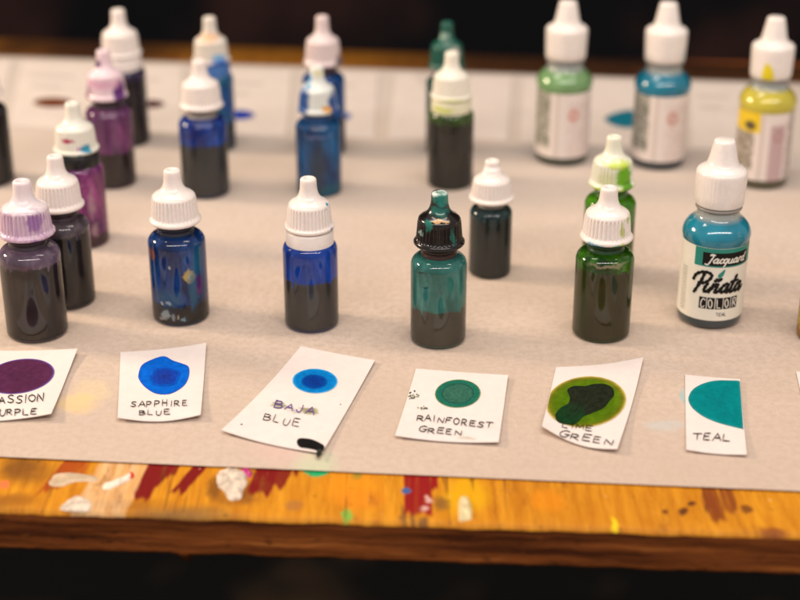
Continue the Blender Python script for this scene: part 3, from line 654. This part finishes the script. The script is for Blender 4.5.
# ------------------------------------------------------------------ swatch cards
class Card:
    def __init__(s, corners, label, curl=(0, 0, 0, 0), mat=M_card, group='hand lettered colour swatch cards along the front of the paper', bow=.0004, bend=(0, 0, 0, 0), nu=26, z0=.0006):
        s.c = [P(*c) for c in corners]; s.curl = curl; s.bow = bow; s.z0 = z0
        cen = sum(s.c, Vector())/4
        s.root = tag(empty('swatch_card', (cen.x, cen.y, 0)), label, 'swatch card', group)
        s.o = s.root.location
        vs = []; fs = []; n = nu
        for lay in (0, 1):
            for i in range(n+1):
                for j in range(n+1):
                    u, v = i/n, j/n
                    ub = u+bend[0]*math.sin(math.pi*v)*(1-u)+bend[1]*math.sin(math.pi*v)*u
                    vb = v+bend[2]*math.sin(math.pi*u)*(1-v)+bend[3]*math.sin(math.pi*u)*v
                    p = s.bil(ub, vb); p.z = s.zz(ub, vb)-(0 if lay == 0 else .00028)
                    vs.append(p-s.o)
        K = (n+1)**2
        for i in range(n):
            for j in range(n):
                a = i*(n+1)+j; fs.append((a, a+1, a+n+2, a+n+1)); fs.append((K+a, K+a+n+1, K+a+n+2, K+a+1))
        for i in range(n):
            for (a, b) in ((i*(n+1), (i+1)*(n+1)), (i+1 + n*(n+1), i+n*(n+1)), ((i+1)*(n+1)+n, i*(n+1)+n), (i, i+1)):
                fs.append((a, b, b+K, a+K))
        mesh_obj('card_sheet', vs, fs, mat, s.root, False)
    def bil(s, u, v):
        a, b, c, d = s.c   # TL TR BR BL
        return (a*(1-u)+b*u)*(1-v)+(d*(1-u)+c*u)*v
    def zz(s, u, v):
        u = min(1, max(0, u)); v = min(1, max(0, v))
        k = s.curl
        z = s.z0 + s.bow*math.sin(math.pi*u)*math.sin(math.pi*v)
        for (cu, cv, h) in ((0, 0, k[0]), (1, 0, k[1]), (1, 1, k[2]), (0, 1, k[3])):
            d = math.hypot(u-cu, v-cv); z += h*max(0, 1-d/.75)**2
        return z
    def inv(s, p):
        u = v = .5
        for _ in range(12):
            q = s.bil(u, v); e = 1e-4
            du = (s.bil(u+e, v)-q)/e; dv = (s.bil(u, v+e)-q)/e
            r = p-q; det = du.x*dv.y-du.y*dv.x
            u += (r.x*dv.y-r.y*dv.x)/det; v += (du.x*r.y-du.y*r.x)/det
        return u, v
    def at(s, px, py, off=.00006, clamp=True):
        z = s.z0
        for _ in range(3):
            p = P(px, py, z); p.z = 0; u, v = s.inv(p)
            cu, cv = (min(.995, max(.005, u)), min(.995, max(.005, v))) if clamp else (u, v)
            z = s.zz(cu, cv)
        p = s.bil(cu, cv); p.z = z+off
        return p-s.o
    def mp(s, x, y, k): return s.at(x, y, .00026+.000008*k, False)
    def blot(s, pts, colf, off=.00010, R=16, name='ink_swatch', n=5, c=None, clamp=True):
        pts = blob_pts(pts, n); m = len(pts)
        cx, cy = c or (sum(p[0] for p in pts)/m, sum(p[1] for p in pts)/m)
        vs = [s.at(cx, cy, off)]; cs = [colf(0, 0)]; fs = []
        for r in range(1, R+1):
            t = r/R
            for i, p in enumerate(pts):
                vs.append(s.at(cx+(p[0]-cx)*t, cy+(p[1]-cy)*t, off, clamp)); cs.append(colf(t, i/m))
        for i in range(m): fs.append((0, 1+i, 1+(i+1) % m))
        for r in range(R-1):
            for i in range(m):
                a = 1+r*m+i; b = 1+r*m+(i+1) % m; fs.append((a, a+m, b+m, b))
        return mesh_obj(name, vs, fs, M_tint, s.root, True, cs)
    def text(s, t, a, b, h, w=.95, mat=M_ink, slant=.08, **kw):
        h *= .92
        return write('lettering', t, a, b, h, w, s.mp, mat, s.root, slant, **kw)
def ell(cx, cy, a, b, rot=0, n=14, jit=.0, seed=1):
    rr = random.Random(seed); out = []
    for i in range(n):
        t = 2*math.pi*i/n; k = 1+rr.uniform(-jit, jit)
        x = a*math.cos(t)*k; y = b*math.sin(t)*k
        out.append((cx+x*math.cos(rot)-y*math.sin(rot), cy+x*math.sin(rot)+y*math.cos(rot)))
    return out
def lerp(a, b, t): t = max(0, min(1, t)); return tuple(a[i]+(b[i]-a[i])*t for i in range(3))
def ramp(stops):
    def f(t, a):
        t2 = t
        for (p0, c0), (p1, c1) in zip(stops, stops[1:]):
            if t2 <= p1: return lerp(c0, c1, (t2-p0)/(p1-p0+1e-9))
        return stops[-1][1]
    return f
def nz(f, amt=.25, sc=6):
    def gq(t, a):
        n = noise.noise(Vector((math.cos(a*6.283)*t*sc, math.sin(a*6.283)*t*sc, 4.2)))
        c = f(t+0*n, a); k = 1+amt*n; return tuple(x*k for x in c)
    return gq
# passion purple
c = Card([(-32, 351.5), (78, 353.5), (52, 420.5), (-44, 424)], 'white swatch card with a dark purple oval, lettered PASSION PURPLE', (0, .0015, .0022, 0), bend=(0, -.012, 0, 0))
c.blot(ell(19.5, 376.5, 35.5, 17, -.16), nz(ramp([(0, (.070, .018, .050)), (.93, (.085, .020, .060)), (.97, (.09, .04, .20)), (1, (.22, .16, .42))]), .2), R=24)
c.text('PASSION', (-9, 404.5), (43.5, 402), 7.6, 1.0, slant=.12); c.text('PURPLE', (-9, 416.5), (36.5, 414.5), 6.6, 1.0, slant=.12)
# sapphire
c = Card([(120.5, 353.5), (206.5, 346.5), (201, 420), (118, 422)], 'white swatch card with an uneven bright blue blot, lettered SAPPHIRE BLUE', (0, .0010, .0016, .0012), bend=(0, 0, .012, .03))
Z = 3.527
q = [(x/Z, 330+y/Z) for x, y in ((488, 160), (500, 125), (535, 105), (578, 93), (610, 108), (640, 118), (665, 130), (667, 160), (655, 190), (630, 212), (595, 227), (550, 225), (515, 205), (493, 180))]
c.blot(q, nz(ramp([(0, (.004, .07, .46)), (.8, (.002, .115, .58)), (.96, (.002, .10, .52)), (1, (.05, .07, .45))]), .2), R=20)
c.blot(ell(165.5, 377, 15, 10.5, 0, 16, .13, 4), nz(ramp([(0, (.012, .030, .24)), (.75, (.006, .045, .34)), (1, (.002, .085, .48))]), .5, 10), off=.00018)
c.text('SAPPHIRE', (130.5, 407.5), (188.5, 406.5), 6.0, .85); c.text('BLUE', (139, 415.8), (170.5, 415.2), 5.2, .85)
# baja
c = Card([(301, 347.5), (375, 363), (322, 456), (221.5, 434)], 'long slanted swatch card with a two-tone blue disc, lettered BAJA BLUE', (0, .0006, .0006, .001), bend=(.025, 0, 0, .012))
c.blot(ell(315, 381.2, 22.8, 12.4, .03), nz(ramp([(0, (.002, .14, .46)), (.85, (.002, .18, .52)), (.95, (.01, .24, .58)), (1, (.30, .52, .72))]), .2))
c.blot(ell(314.3, 382, 13.2, 7.2, .03), nz(ramp([(0, (.004, .030, .22)), (.8, (.002, .045, .27)), (1, (.002, .10, .38))]), .5, 12), off=.00018)
c.blot(ell(309, 411, 11, 3.6, .12, 12, .25, 3), nz(ramp([(0, (.22, .20, .10)), (.7, (.36, .33, .20)), (1, (.62, .56, .47))]), .3, 9), off=.00008, name='smudge')
c.blot(ell(279, 405, 9, 2.6, .12, 12, .25, 5), nz(ramp([(0, (.20, .17, .13)), (.7, (.38, .34, .26)), (1, (.62, .56, .47))]), .3, 9), off=.00008, name='smudge')
c.blot(ell(294, 411, 7, 3., .12, 12, .25, 8), nz(ramp([(0, (.42, .38, .40)), (1, (.68, .61, .55))]), .3, 9), off=.00006, name='smudge')
c.text('BAJA', (273.5, 407.5), (314, 415.5), 7.2, 1.15, M_purpleink, .25)
c.text('BLUE', (262.5, 420.5), (299, 428), 7.8, .8, slant=.2)
q = [(200+x/4, 330+y/4) for x, y in ((390, 440), (405, 434), (440, 437), (470, 448), (495, 463), (496, 480), (482, 494), (462, 482), (430, 475), (400, 470), (388, 455))]
c.blot(q, ramp([(0, (.008, .008, .008)), (.9, (.010, .010, .010)), (1, (.03, .03, .025))]), off=.00018, name='black_smudge', clamp=False)
c.blot([(318, 450), (322, 451), (321, 456), (318, 458), (316, 455)], ramp([(0, (.012, .012, .010)), (1, (.05, .05, .04))]), off=.00020, R=4, name='black_smudge', clamp=False)
for (x, y, r_) in ((241.5, 424.5, 1.1), (340.5, 404.5, .8), (318, 455, 1.5)):
    c.blot(ell(x, y, r_, r_*.6, 0, 8, .3, int(x)), ramp([(0, (.03, .03, .02)), (1, (.2, .18, .14))]), name='speck', R=3, n=2)
# rainforest
c = Card([(416, 371), (508, 378), (498.5, 446), (395, 439)], 'white swatch card with a grey-green disc, lettered RAINFOREST GREEN, dark specks at its left edge', (.0004, .0006, .0010, .0008), bend=(0, 0, -.01, .012))
c.blot(ell(457.8, 393.8, 23, 14.2, -.04), nz(ramp([(0, (.036, .125, .085)), (.64, (.030, .118, .080)), (.68, (.010, .055, .040)), (.72, (.014, .12, .082)), (.93, (.014, .135, .092)), (.965, (.05, .16, .09)), (1, (.42, .40, .18))]), .25, 9), R=40)
c.text('RAINFOREST', (416.5, 420.6), (491.5, 428.8), 6.2, .95); c.text('GREEN', (418.5, 432), (461.5, 436.5), 5.6, .95)
rr = random.Random(5)
for i in range(26):
    x = 413+rr.gauss(0, 2.6); y = 396+rr.gauss(0, 2.6)
    if i > 17: x = 422.5+rr.gauss(0, 3.0); y = 408+rr.gauss(0, .7)
    cc = rr.choice([(.01, .02, .012), (.02, .06, .03), (.28, .30, .18), (.02, .02, .02)])
    c.blot(ell(x, y, rr.uniform(.5, 1.7), rr.uniform(.4, 1.0), rr.uniform(-1, 1), 7, .3, i), ramp([(0, cc), (1, lerp(cc, (.5, .48, .4), .3))]), off=.00006+.000006*i, name='speck', R=2, n=2)
c.blot(ell(466, 438, 8, 1.6, .08, 10, .3, 2), ramp([(0, (.50, .42, .34)), (1, (.70, .62, .56))]), off=.00008, name='smudge')
# lime
c = Card([(556, 368.5), (643, 361.5), (617, 454), (541.5, 433)], 'white swatch card with an olive-rimmed lime blot and dark puddle, lettered LIME GREEN', (0, .0012, .0014, .0022), bend=(0, .015, .02, .038))
c.blot(ell(586, 402, 40.5, 25.5, -.10), nz(ramp([(0, (.05, .12, .003)), (.55, (.065, .14, .003)), (.82, (.085, .15, .004)), (.92, (.13, .135, .008)), (.97, (.36, .28, .05)), (1, (.60, .50, .24))]), .3, 6), R=30)
Z = 5.72
q = [(540+x/Z, 355+y/Z) for x, y in ((165, 210), (200, 190), (260, 190), (300, 180), (360, 180), (400, 200), (408, 235), (385, 265), (355, 300), (300, 325), (250, 345), (205, 385), (160, 385), (115, 370), (103, 335), (130, 300), (170, 278), (178, 245))]
q = [(540+45+(x-585)*1.10, 402+(y-402)*1.13) for x, y in q]
c.blot(q, nz(lambda t, a: lerp(lerp((.014, .018, .010), (.006, .040, .012), max(0, -math.cos((a-.63)*6.283)) if .0 > 1 else (1. if .55 < a < .85 else .0)*t), (.012, .022, .010), (t-.90)*8), .5, 8), off=.00018, R=22, c=(540+255/Z, 355+265/Z))
c.text('LIME', (561.5, 427.5), (592, 431.5), 5.2, .85); c.text('GREEN', (558.5, 437), (612.5, 446.5), 6.6, .95, slant=.15)
# teal
c = Card([(685, 376), (739.5, 381.5), (746.5, 458), (686, 453)], 'narrow white swatch card with a half-disc of flat teal, lettered TEAL', (0, .0004, .0008, .0008), bow=.0002)
Z = 6
q = [(675+x/Z, 365+y/Z) for x, y in ((270, 93), (330, 94), (384, 97), (390, 120), (398, 220), (409, 375), (404, 384), (340, 370), (250, 345), (170, 310), (110, 265), (84, 225), (82, 190), (105, 150), (150, 120), (210, 100))]
c.blot(q, nz(ramp([(0, (.001, .170, .185)), (.5, (.001, .185, .20)), (.92, (.001, .20, .205)), (.97, (.004, .15, .17)), (1, (.03, .22, .24))]), .12), R=12)
c.text('TEAL', (693, 440), (730, 441.5), 7.6, 1.05, narrow={})
# sliver at the right edge
c = Card([(796, 373), (884, 377), (892, 450), (812, 446)], 'white swatch card cut off by the right edge of the photo, showing only a corner', (0, 0, 0, 0))
c.blot(ell(848, 398, 26, 13), ramp([(0, (.65, .40, .01)), (1, (.6, .38, .02))]))
# far cards, blurred
GB = 'pale swatch cards in the far row at the back of the paper'
def far(corners, label, blot=None, colr=None, text=True):
    c = Card(corners, label, (0, .0002, 0, .0001), M_backcard, GB, nu=6, z0=.00035)
    if blot: c.blot(blot, ramp([(0, colr), (.85, colr), (1, lerp(colr, (.6, .5, .4), .4))]), R=6)
    if text:
        (ax, ay), (bx_, by_) = corners[0], corners[1]
        (dx, dy), (cx, cy) = corners[3], corners[2]
        for k, t in ((.22, .8), (.38, .6)):
            x0 = ax+(dx-ax)*k; y0 = ay+(dy-ay)*k; x1 = bx_+(cx-bx_)*k; y1 = by_+(cy-by_)*k
            pts = []
            vs = []; fs = []
            for i in range(9):
                a = .15+.7*t*i/9; b = a+.05*t
                ribbon(vs, fs, [(x0+(x1-x0)*a, y0+(y1-y0)*a), (x0+(x1-x0)*b, y0+(y1-y0)*b-1.)], .9, c.mp, i)
            mesh_obj('faint_lettering', vs, fs, M_faint, c.root, False)
    return c
far([(-70, 58), (12, 61), (-2, 118), (-90, 116)], 'blank pale card at the far left, cut off by the left edge', text=False)
far([(23, 61), (98, 64), (92, 131), (9, 127)], 'far pale card with a flat dark brown oval, at the back left', ell(53, 102.5, 20, 5), (.13, .035, .012))
far([(112, 65), (182, 67), (180, 133), (104, 131)], 'far pale card with a small purple-brown spot beside the dark violet bottle', ell(151, 104, 14, 4.2), (.055, .012, .02))
far([(200, 68), (292, 71), (286, 137), (192, 134)], 'far pale card with a deep blue spot, right of the orange-stained cap bottle', ell(238, 115, 17, 5), (.012, .04, .30))
far([(305, 71), (378, 73), (374, 139), (298, 136)], 'far pale card with a blue spot, behind the turquoise-blue bottle', ell(337, 116, 15, 4.6), (.008, .07, .33))
far([(396, 74), (412, 74), (470, 138), (388, 140)], 'far pale card mostly hidden behind the two green dropper bottles', text=False)
far([(470, 76), (512, 77), (507, 141), (462, 140)], 'blank narrow far pale card between the green bottles and the labelled ones', text=False)
far([(524, 78), (582, 79), (580, 144), (520, 143)], 'far pale card behind the labelled bottle of pale green ink', text=False)
far([(592, 79), (652, 81), (652, 148), (588, 146)], 'far pale card with a pointed teal blot, between two labelled bottles', [(604, 119), (614, 113), (632, 110), (644, 118), (632, 128), (614, 126)], (.008, .13, .19), text=False)
far([(690, 82), (746, 84), (748, 150), (692, 149)], 'blank far pale card between the blue and the yellow labelled bottles')
# ------------------------------------------------------------------ labelled bottles
M_bandteal = mat_simple('teal_print', (.012, .22, .17), .45, 200., .15, 0)
M_black = mat_simple('black_print', (.010, .009, .008), .5, 200., .2, 0, Specular_IOR_Level=.15)
M_whitep = mat_simple('white_print', (.72, .68, .60), .45, 200., .05, 0)
M_grey = mat_simple('grey_print', (.12, .11, .10), .5, 400., .2, 0)
def script_strokes():
    # flowing brush script, x across, y up, x-height about 1
    Pn = [(1, [(.35, 1.95), (.30, 1.1), (.10, 0), (.02, -.25)]), (1, [(-.55, 1.15), (-.45, 1.75), (.10, 2.15), (.75, 2.15), (1.15, 1.8), (.95, 1.2), (.40, .88), (.15, .9)])]
    i_ = [(1, [(0, .95), (-.10, .4), (0, .03), (.30, .15), (.5, .5)])]
    n_ = [(1, [(.05, .95), (-.08, .02)]), (1, [(0, .35), (.25, .85), (.50, .92), (.48, .4), (.52, .03), (.80, .15), (.95, .45)]), (1, [(.10, 1.30), (.25, 1.48), (.42, 1.34), (.62, 1.52)])]
    a_ = [(1, [(.60, .85), (.25, .95), (-.05, .5), (.08, .06), (.40, .2), (.62, .88), (.52, .2), (.70, .02), (1.0, .4)])]
    t_ = [(1, [(.25, 1.75), (.05, .7), (.02, .1), (.25, .02), (.5, .3)]), (0, [(-.18, 1.12), (.55, 1.22)])]
    return Pn, i_, n_, a_, t_
def labelled(bx, by, W, ytop, label, ink, bandm=None, detail=False, back=None, capstains=(), rotz=0., liquid_low=.06):
    p, r, h = place(bx, by, W, ytop)
    print('LAB %s r=%.1f h=%.1f' % (label[:30], r*1000, h*1000))
    t = tag(empty('labelled_bottle', p+Vector((0, 0, .0003))), label, 'ink bottle', 'labelled ink bottles with tall white caps')
    prof = [(.0001, .0008), (r*.7, .0008), (r*.86, .0001)] + arc(r-.002, .0022, .002, .0022, -85, 0, 6) + [(r, .2*h), (r, .44*h), (r*.995, .465*h)]
    prof += [(r*1.03, .478*h), (r*1.045, .495*h), (r*1.03, .515*h), (r*.985, .535*h), (r*.91, .555*h), (r*.80, .573*h), (r*.70, .587*h), (r*.665, .60*h), (r*.64, .615*h), (r*.64, .67*h)]
    mb, nt = newmat('ink_bottle_plastic'); co = objco(nt)
    sep = N(nt, 'ShaderNodeSeparateXYZ'); nt.links.new(co, sep.inputs[0])
    n = noise_t(nt, co, 120., 3., .5)
    cc = mixc(nt, maprange(nt, n.outputs[0], .4, .65, 0, .5), ink, tuple(x*.6 for x in ink))
    cc = mixc(nt, maprange(nt, sep.outputs[2], .575*h, .60*h), cc, (.30, .32, .30))
    cc = mixc(nt, maprange(nt, sep.outputs[2], .080*h, .065*h), cc, tuple(x*.08+.025 for x in ink))
    bs = bsdf(nt, cc, .14, Specular_IOR_Level=.55, Coat_Weight=.4); finish(nt, bs.outputs[0])
    lathe('body', prof, mb, t, 96, cap_ends=False)
    lathe('neck_ring', [(r*.6, .632*h), (r*.70, .634*h), (r*.71, .640*h), (r*.70, .648*h), (r*.6, .65*h)], neck_w, t, 64)
    cp = mat_cap('tall_white_cap', (.78, .71, .66), capstains)
    zb = .655*h; zt = .835*h
    pf = [(r*.60, zb+.0003), (r*.715, zb), (r*.74, zb+.0005), (r*.745, zb+.004), (r*.765, zt-.004), (r*.768, zt-.0010), (r*.762, zt-.0003), (r*.74, zt+.0003), (r*.66, zt+.0011), (r*.56, zt+.0018), (r*.49, zt+.0025), (r*.455, zt+.0038), (r*.43, .90*h), (r*.37, .95*h), (r*.325, .985*h), (r*.305, .996*h), (r*.26, h), (.0001, h)]
    def mod(a, z, i): return (1.004, 1.004, 1.0, .996, .996, 1.0)[i % 6] if zb+.002 < z < zt-.0008 else 1
    lathe('cap', pf, cp, t, 240, mod)
    # label wrap
    R = r+.00015; z0, z1 = .055*h, .465*h
    def cyl(x, y, k):   # x arc length from the front (right +), y height
        a = -math.pi/2 + x/R + rotz; rr = R+.00004*(1+k)
        return Vector((rr*math.cos(a), rr*math.sin(a), y))
    def patch(name, xa, xb, ya, yb, mat, parent, k=0, n=None):
        n = n or max(2, int(abs(xb-xa)/R*16)); vs = []; fs = []
        for i in range(n+1):
            x = xa+(xb-xa)*i/n; vs += [cyl(x, ya, k), cyl(x, yb, k)]
        for i in range(n): a = 2*i; fs.append((a, a+2, a+3, a+1))
        return mesh_obj(name, vs, fs, mat, parent, True)
    full = 2*math.pi*R
    lab = patch('label', -.42*full, .50*full, z0, z1, M_label if not back else back, t, -2, 90)
    if detail:
        H_ = z1-z0
        patch('printed_band', -.86*R, .30*full, z1-.255*H_, z1-.0001, M_bandteal, lab, 0)
        # ragged black brush block behind the maker's name
        patch('black_block', -.60*R, .93*R, z1-.235*H_, z1-.06*H_, M_black, lab, 1)
        def scr(name, glyphs, x0, y0, sx, sy, w, mat, k0, slant=.30):
            vs = []; fs = []; k = k0; x = x0
            for (gl, adv) in glyphs:
                for sm, pts in gl:
                    q = cr(pts, 6) if sm else dens(pts, 4)
                    q = [(x+(u+v*slant)*sx, y0+v*sy) for (u, v) in q]
                    ribbon(vs, fs, q, w, cyl, k); k += .3
                x += adv*sx
            return mesh_obj(name, vs, fs, mat, lab, False)
        Pn, i_, n_, a_, t_ = script_strokes()
        scr('script_lettering', [(Pn, 1.05), (i_, .55), (n_, 1.05), (a_, .98), (t_, .58), (a_, 1.)], -.78*R, z0+.40*H_, .295*R, .0037, .00130, M_black, 3)
        # maker's name in white script
        J = [(1, [(.75, 1.7), (.30, 1.85), (.05, 1.6), (.55, 1.6), (.45, .6), (.20, -.4), (-.25, -.35)])]
        c_ = [(1, [(.5, .8), (.2, .95), (-.02, .45), (.2, .04), (.6, .3)])]
        q_ = [(1, [(.55, .85), (.2, .95), (0, .45), (.2, .06), (.5, .3), (.58, .9), (.45, -.2), (.3, -.7)])]
        u_ = [(1, [(.0, .9), (-.05, .3), (.15, .03), (.42, .2), (.55, .9), (.48, .2), (.65, .02), (.9, .3)])]
        r_ = [(1, [(.0, .0), (.08, .9), (.2, .95), (.45, .85)])]
        d_ = [(1, [(.5, .85), (.15, .9), (-.02, .4), (.2, .04), (.5, .3), (.75, 1.7), (.58, .2), (.8, .02)])]
        scr('maker_lettering', [(J, .95), (a_, .95), (c_, .6), (q_, .8), (u_, .9), (a_, .95), (r_, .55), (d_, .9)], -.45*R, z1-.195*H_, .185*R, .0019, .00058, M_whitep, 4, .25)
        # teal drop above the n
        vs = []; fs = []
        dp = blob_pts([(-.05*R, z0+.60*H_), (.06*R, z0+.64*H_), (.10*R, z0+.72*H_), (-.02*R, z0+.68*H_), (-.10*R, z0+.64*H_)], 4)
        cx = sum(a for a, b in dp)/len(dp); cy = sum(b for a, b in dp)/len(dp)
        vs.append(cyl(cx, cy, 3)); vs += [cyl(a, b, 3) for a, b in dp]
        for i in range(len(dp)): fs.append((0, 1+i, 1+(i+1) % len(dp)))
        mesh_obj('ink_drop_mark', vs, fs, M_bandteal, lab, False)
        # COLOR in five black boxes
        for i, ch in enumerate('COLOR'):
            x = -.60*R+i*.25*R
            bx_ = patch('letter_box', x, x+.222*R, z0+.165*H_, z0+.325*H_, M_black, lab, 1, 3)
            def mp2(a, b, k): return cyl(a, -b, 4+k*.3)
            write('box_lettering', ch, (x+.045*R, -(z0+.185*H_)), (x+.175*R, -(z0+.185*H_)), .12*H_, .00042, mp2, M_whitep, lab, 0, 0, narrow={})
        write('name_lettering', 'TEAL', (-.05*R, -(z0+.07*H_)), (.26*R, -(z0+.07*H_)), .045*H_, .00022, lambda a, b, k: cyl(a, -b, 2+k*.3), M_grey, lab, 0, 0, narrow={})
        # fine side print
        vs = []; fs = []; rr = random.Random(2)
        for i in range(17):
            y = z0+H_*(.08+.62*i/17)
            for j in range(3):
                x = -1.12*R-.08*R*j
                ribbon(vs, fs, [(x, y), (x-.05*R, y+.0002*rr.random())], .00028, cyl, 2+.1*i)
        mesh_obj('side_print', vs, fs, M_grey, lab, False)
    return t, r, h, lab
M_label = mat_simple('paper_label', (.74, .70, .60), .45, 200., .05, 0)
def mat_backlabel(name, h, r, tintc, dark, patchc=None):
    """wrapped label seen from its text side: seam, dark text column, small ring emblem, rows of tiny print"""
    m, nt = newmat(name); co = objco(nt)
    sep = N(nt, 'ShaderNodeSeparateXYZ'); nt.links.new(co, sep.inputs[0])
    z = sep.outputs[2]; x = sep.outputs[0]
    base = mixc(nt, 0., (.72, .63, .58), (.7, .62, .56))
    rows = N(nt, 'ShaderNodeTexWave'); rows.bands_direction = 'Z'; rows.inputs['Scale'].default_value = 330.; nt.links.new(co, rows.inputs[0])
    n = noise_t(nt, co, 900., 2.)
    tx = math_(nt, 'MULTIPLY', maprange(nt, rows.outputs['Fac'], .5, .75), maprange(nt, n.outputs[0], .42, .5))
    zone = maprange(nt, x, .05*r, .12*r)
    zone = math_(nt, 'MULTIPLY', zone, maprange(nt, z, .42*h, .40*h))
    base = mixc(nt, math_(nt, 'MULTIPLY', math_(nt, 'MULTIPLY', tx, zone), .45), base, (.30, .08, .08))
    # dark print column left of the seam
    colm = math_(nt, 'MULTIPLY', maprange(nt, x, -.52*r, -.60*r), maprange(nt, z, .10*h, .13*h))
    colm = math_(nt, 'MULTIPLY', colm, maprange(nt, n.outputs[0], .40, .46))
    base = mixc(nt, math_(nt, 'MULTIPLY', colm, .85), base, dark)
    seam = math_(nt, 'MULTIPLY', maprange(nt, x, -.42*r, -.36*r), maprange(nt, x, -.22*r, -.28*r))
    base = mixc(nt, math_(nt, 'MULTIPLY', seam, .5), base, (.42, .36, .30))
    base = stain(nt, base, co, (.28*r, -r, .33*h), (.20*r, r, .042*h), tintc, .3, .8)
    base = stain(nt, base, co, (.28*r, -r, .33*h), (.08*r, r, .016*h), (.70, .6, .55), .3, .8)
    if patchc:
        base = mixc(nt, math_(nt, 'MULTIPLY', maprange(nt, x, -.38*r, -.42*r), maprange(nt, z, .34*h, .35*h)), base, patchc)
        base = stain(nt, base, co, (-.72*r, -.8*r, .385*h), (.17*r, r, .028*h), (.02, .02, .03), .3, .9)
        blk = math_(nt, 'MULTIPLY', math_(nt, 'MULTIPLY', maprange(nt, x, -.05*r, 0), maprange(nt, x, .55*r, .5*r)), maprange(nt, z, .40*h, .39*h))
        base = mixc(nt, math_(nt, 'MULTIPLY', blk, .7), base, (.40, .24, .25))
        dk = math_(nt, 'MULTIPLY', maprange(nt, x, .62*r, .66*r), maprange(nt, n.outputs[0], .42, .46))
        base = mixc(nt, math_(nt, 'MULTIPLY', dk, .6), base, (.16, .12, .08))
    b = bsdf(nt, base, .45); finish(nt, b.outputs[0]); return m
labelled(708.5, 329.5, 64.5, 140, 'labelled bottle of teal ink with Piñata COLOR front label, nearest of the tall-capped bottles', (.010, .185, .27), detail=True, rotz=.05)
def back_lab(bx, by, W, yt, label, ink, tintc, dark, patchc=None, capst=()):
    p, r, h = place(bx, by, W, yt)
    return labelled(bx, by, W, yt, label, ink, back=mat_backlabel('far_label', h, r, tintc, dark, patchc), capstains=capst)
back_lab(561, 166.5, 53.5, 1.5, 'labelled bottle of pale green ink at the back, with plain white cap', (.16, .30, .12), (.55, .20, .16), (.10, .12, .07))
back_lab(657, 170.5, 53.5, 3, 'labelled bottle of blue ink at the back, with a faint blue smear on its cap', (.004, .16, .25), (.50, .20, .16), (.06, .09, .05), capst=[((.0055, -.008, .0470), (.0030, .004, .0030), (.30, .50, .52), .5, .7), ((.008, -.006, .054), (.0014, .004, .004), (.35, .5, .5), .5, .6)])
back_lab(759.5, 189.5, 54, 17.5, 'labelled bottle of yellow ink at the back right, with a yellow mark on its cap', (.50, .42, .04), (.45, .2, .16), (.10, .08, .03), (.72, .50, .01), capst=[((-.0035, -.0085, .0550), (.0026, .005, .0050), (.72, .60, .01), .15, 1)])
# ------------------------------------------------------------------ camera
cam = bpy.data.cameras.new('camera'); co_ = bpy.data.objects.new('camera', cam); col.objects.link(co_)
co_.location = (0, 0, H); co_.rotation_euler = (math.radians(90)-TH, 0, 0)
cam.sensor_width = 36; cam.lens = 36*F/800; cam.clip_start = .02; cam.clip_end = 50
cam.dof.use_dof = True; cam.dof.focus_distance = .552; cam.dof.aperture_fstop = 6.5; cam.dof.aperture_blades = 9
S.camera = co_
# ------------------------------------------------------------------ light: indoor lamps
w = bpy.data.worlds.new('World'); S.world = w; w.use_nodes = True
bg = w.node_tree.nodes['Background']; bg.inputs[0].default_value = (.97, .93, .93, 1); bg.inputs[1].default_value = .42
def area(name, loc, tgt, sx, sy, power, c):
    l = bpy.data.lights.new(name, 'AREA'); l.shape = 'RECTANGLE'; l.size = sx; l.size_y = sy; l.energy = power; l.color = c
    o = bpy.data.objects.new(name, l); col.objects.link(o); o.location = loc
    o.rotation_euler = (Vector(tgt)-Vector(loc)).to_track_quat('-Z', 'Y').to_euler(); return o
area('overhead_lamp', (0, .58, 1.15), (0, .62, 0), 1.3, .10, 8.5, (1, .87, .75))
area('left_lamp', (-.95, .78, .46), (0, .62, 0), .20, .12, 9., (1, .78, .55))  # unseen warm lamp at the left, source of the sideways bottle shadows
area('room_light', (.1, -.50, 1.2), (0, .62, .02), 2.3, .07, 21., (1, .895, .83))
# ------------------------------------------------------------------ render
S.render.engine = 'CYCLES'
S.view_settings.view_transform = 'Standard'; S.view_settings.look = 'None'; S.view_settings.exposure = 0; S.view_settings.gamma = 1
S.cycles.transparent_max_bounces = 24; S.cycles.max_bounces = 10
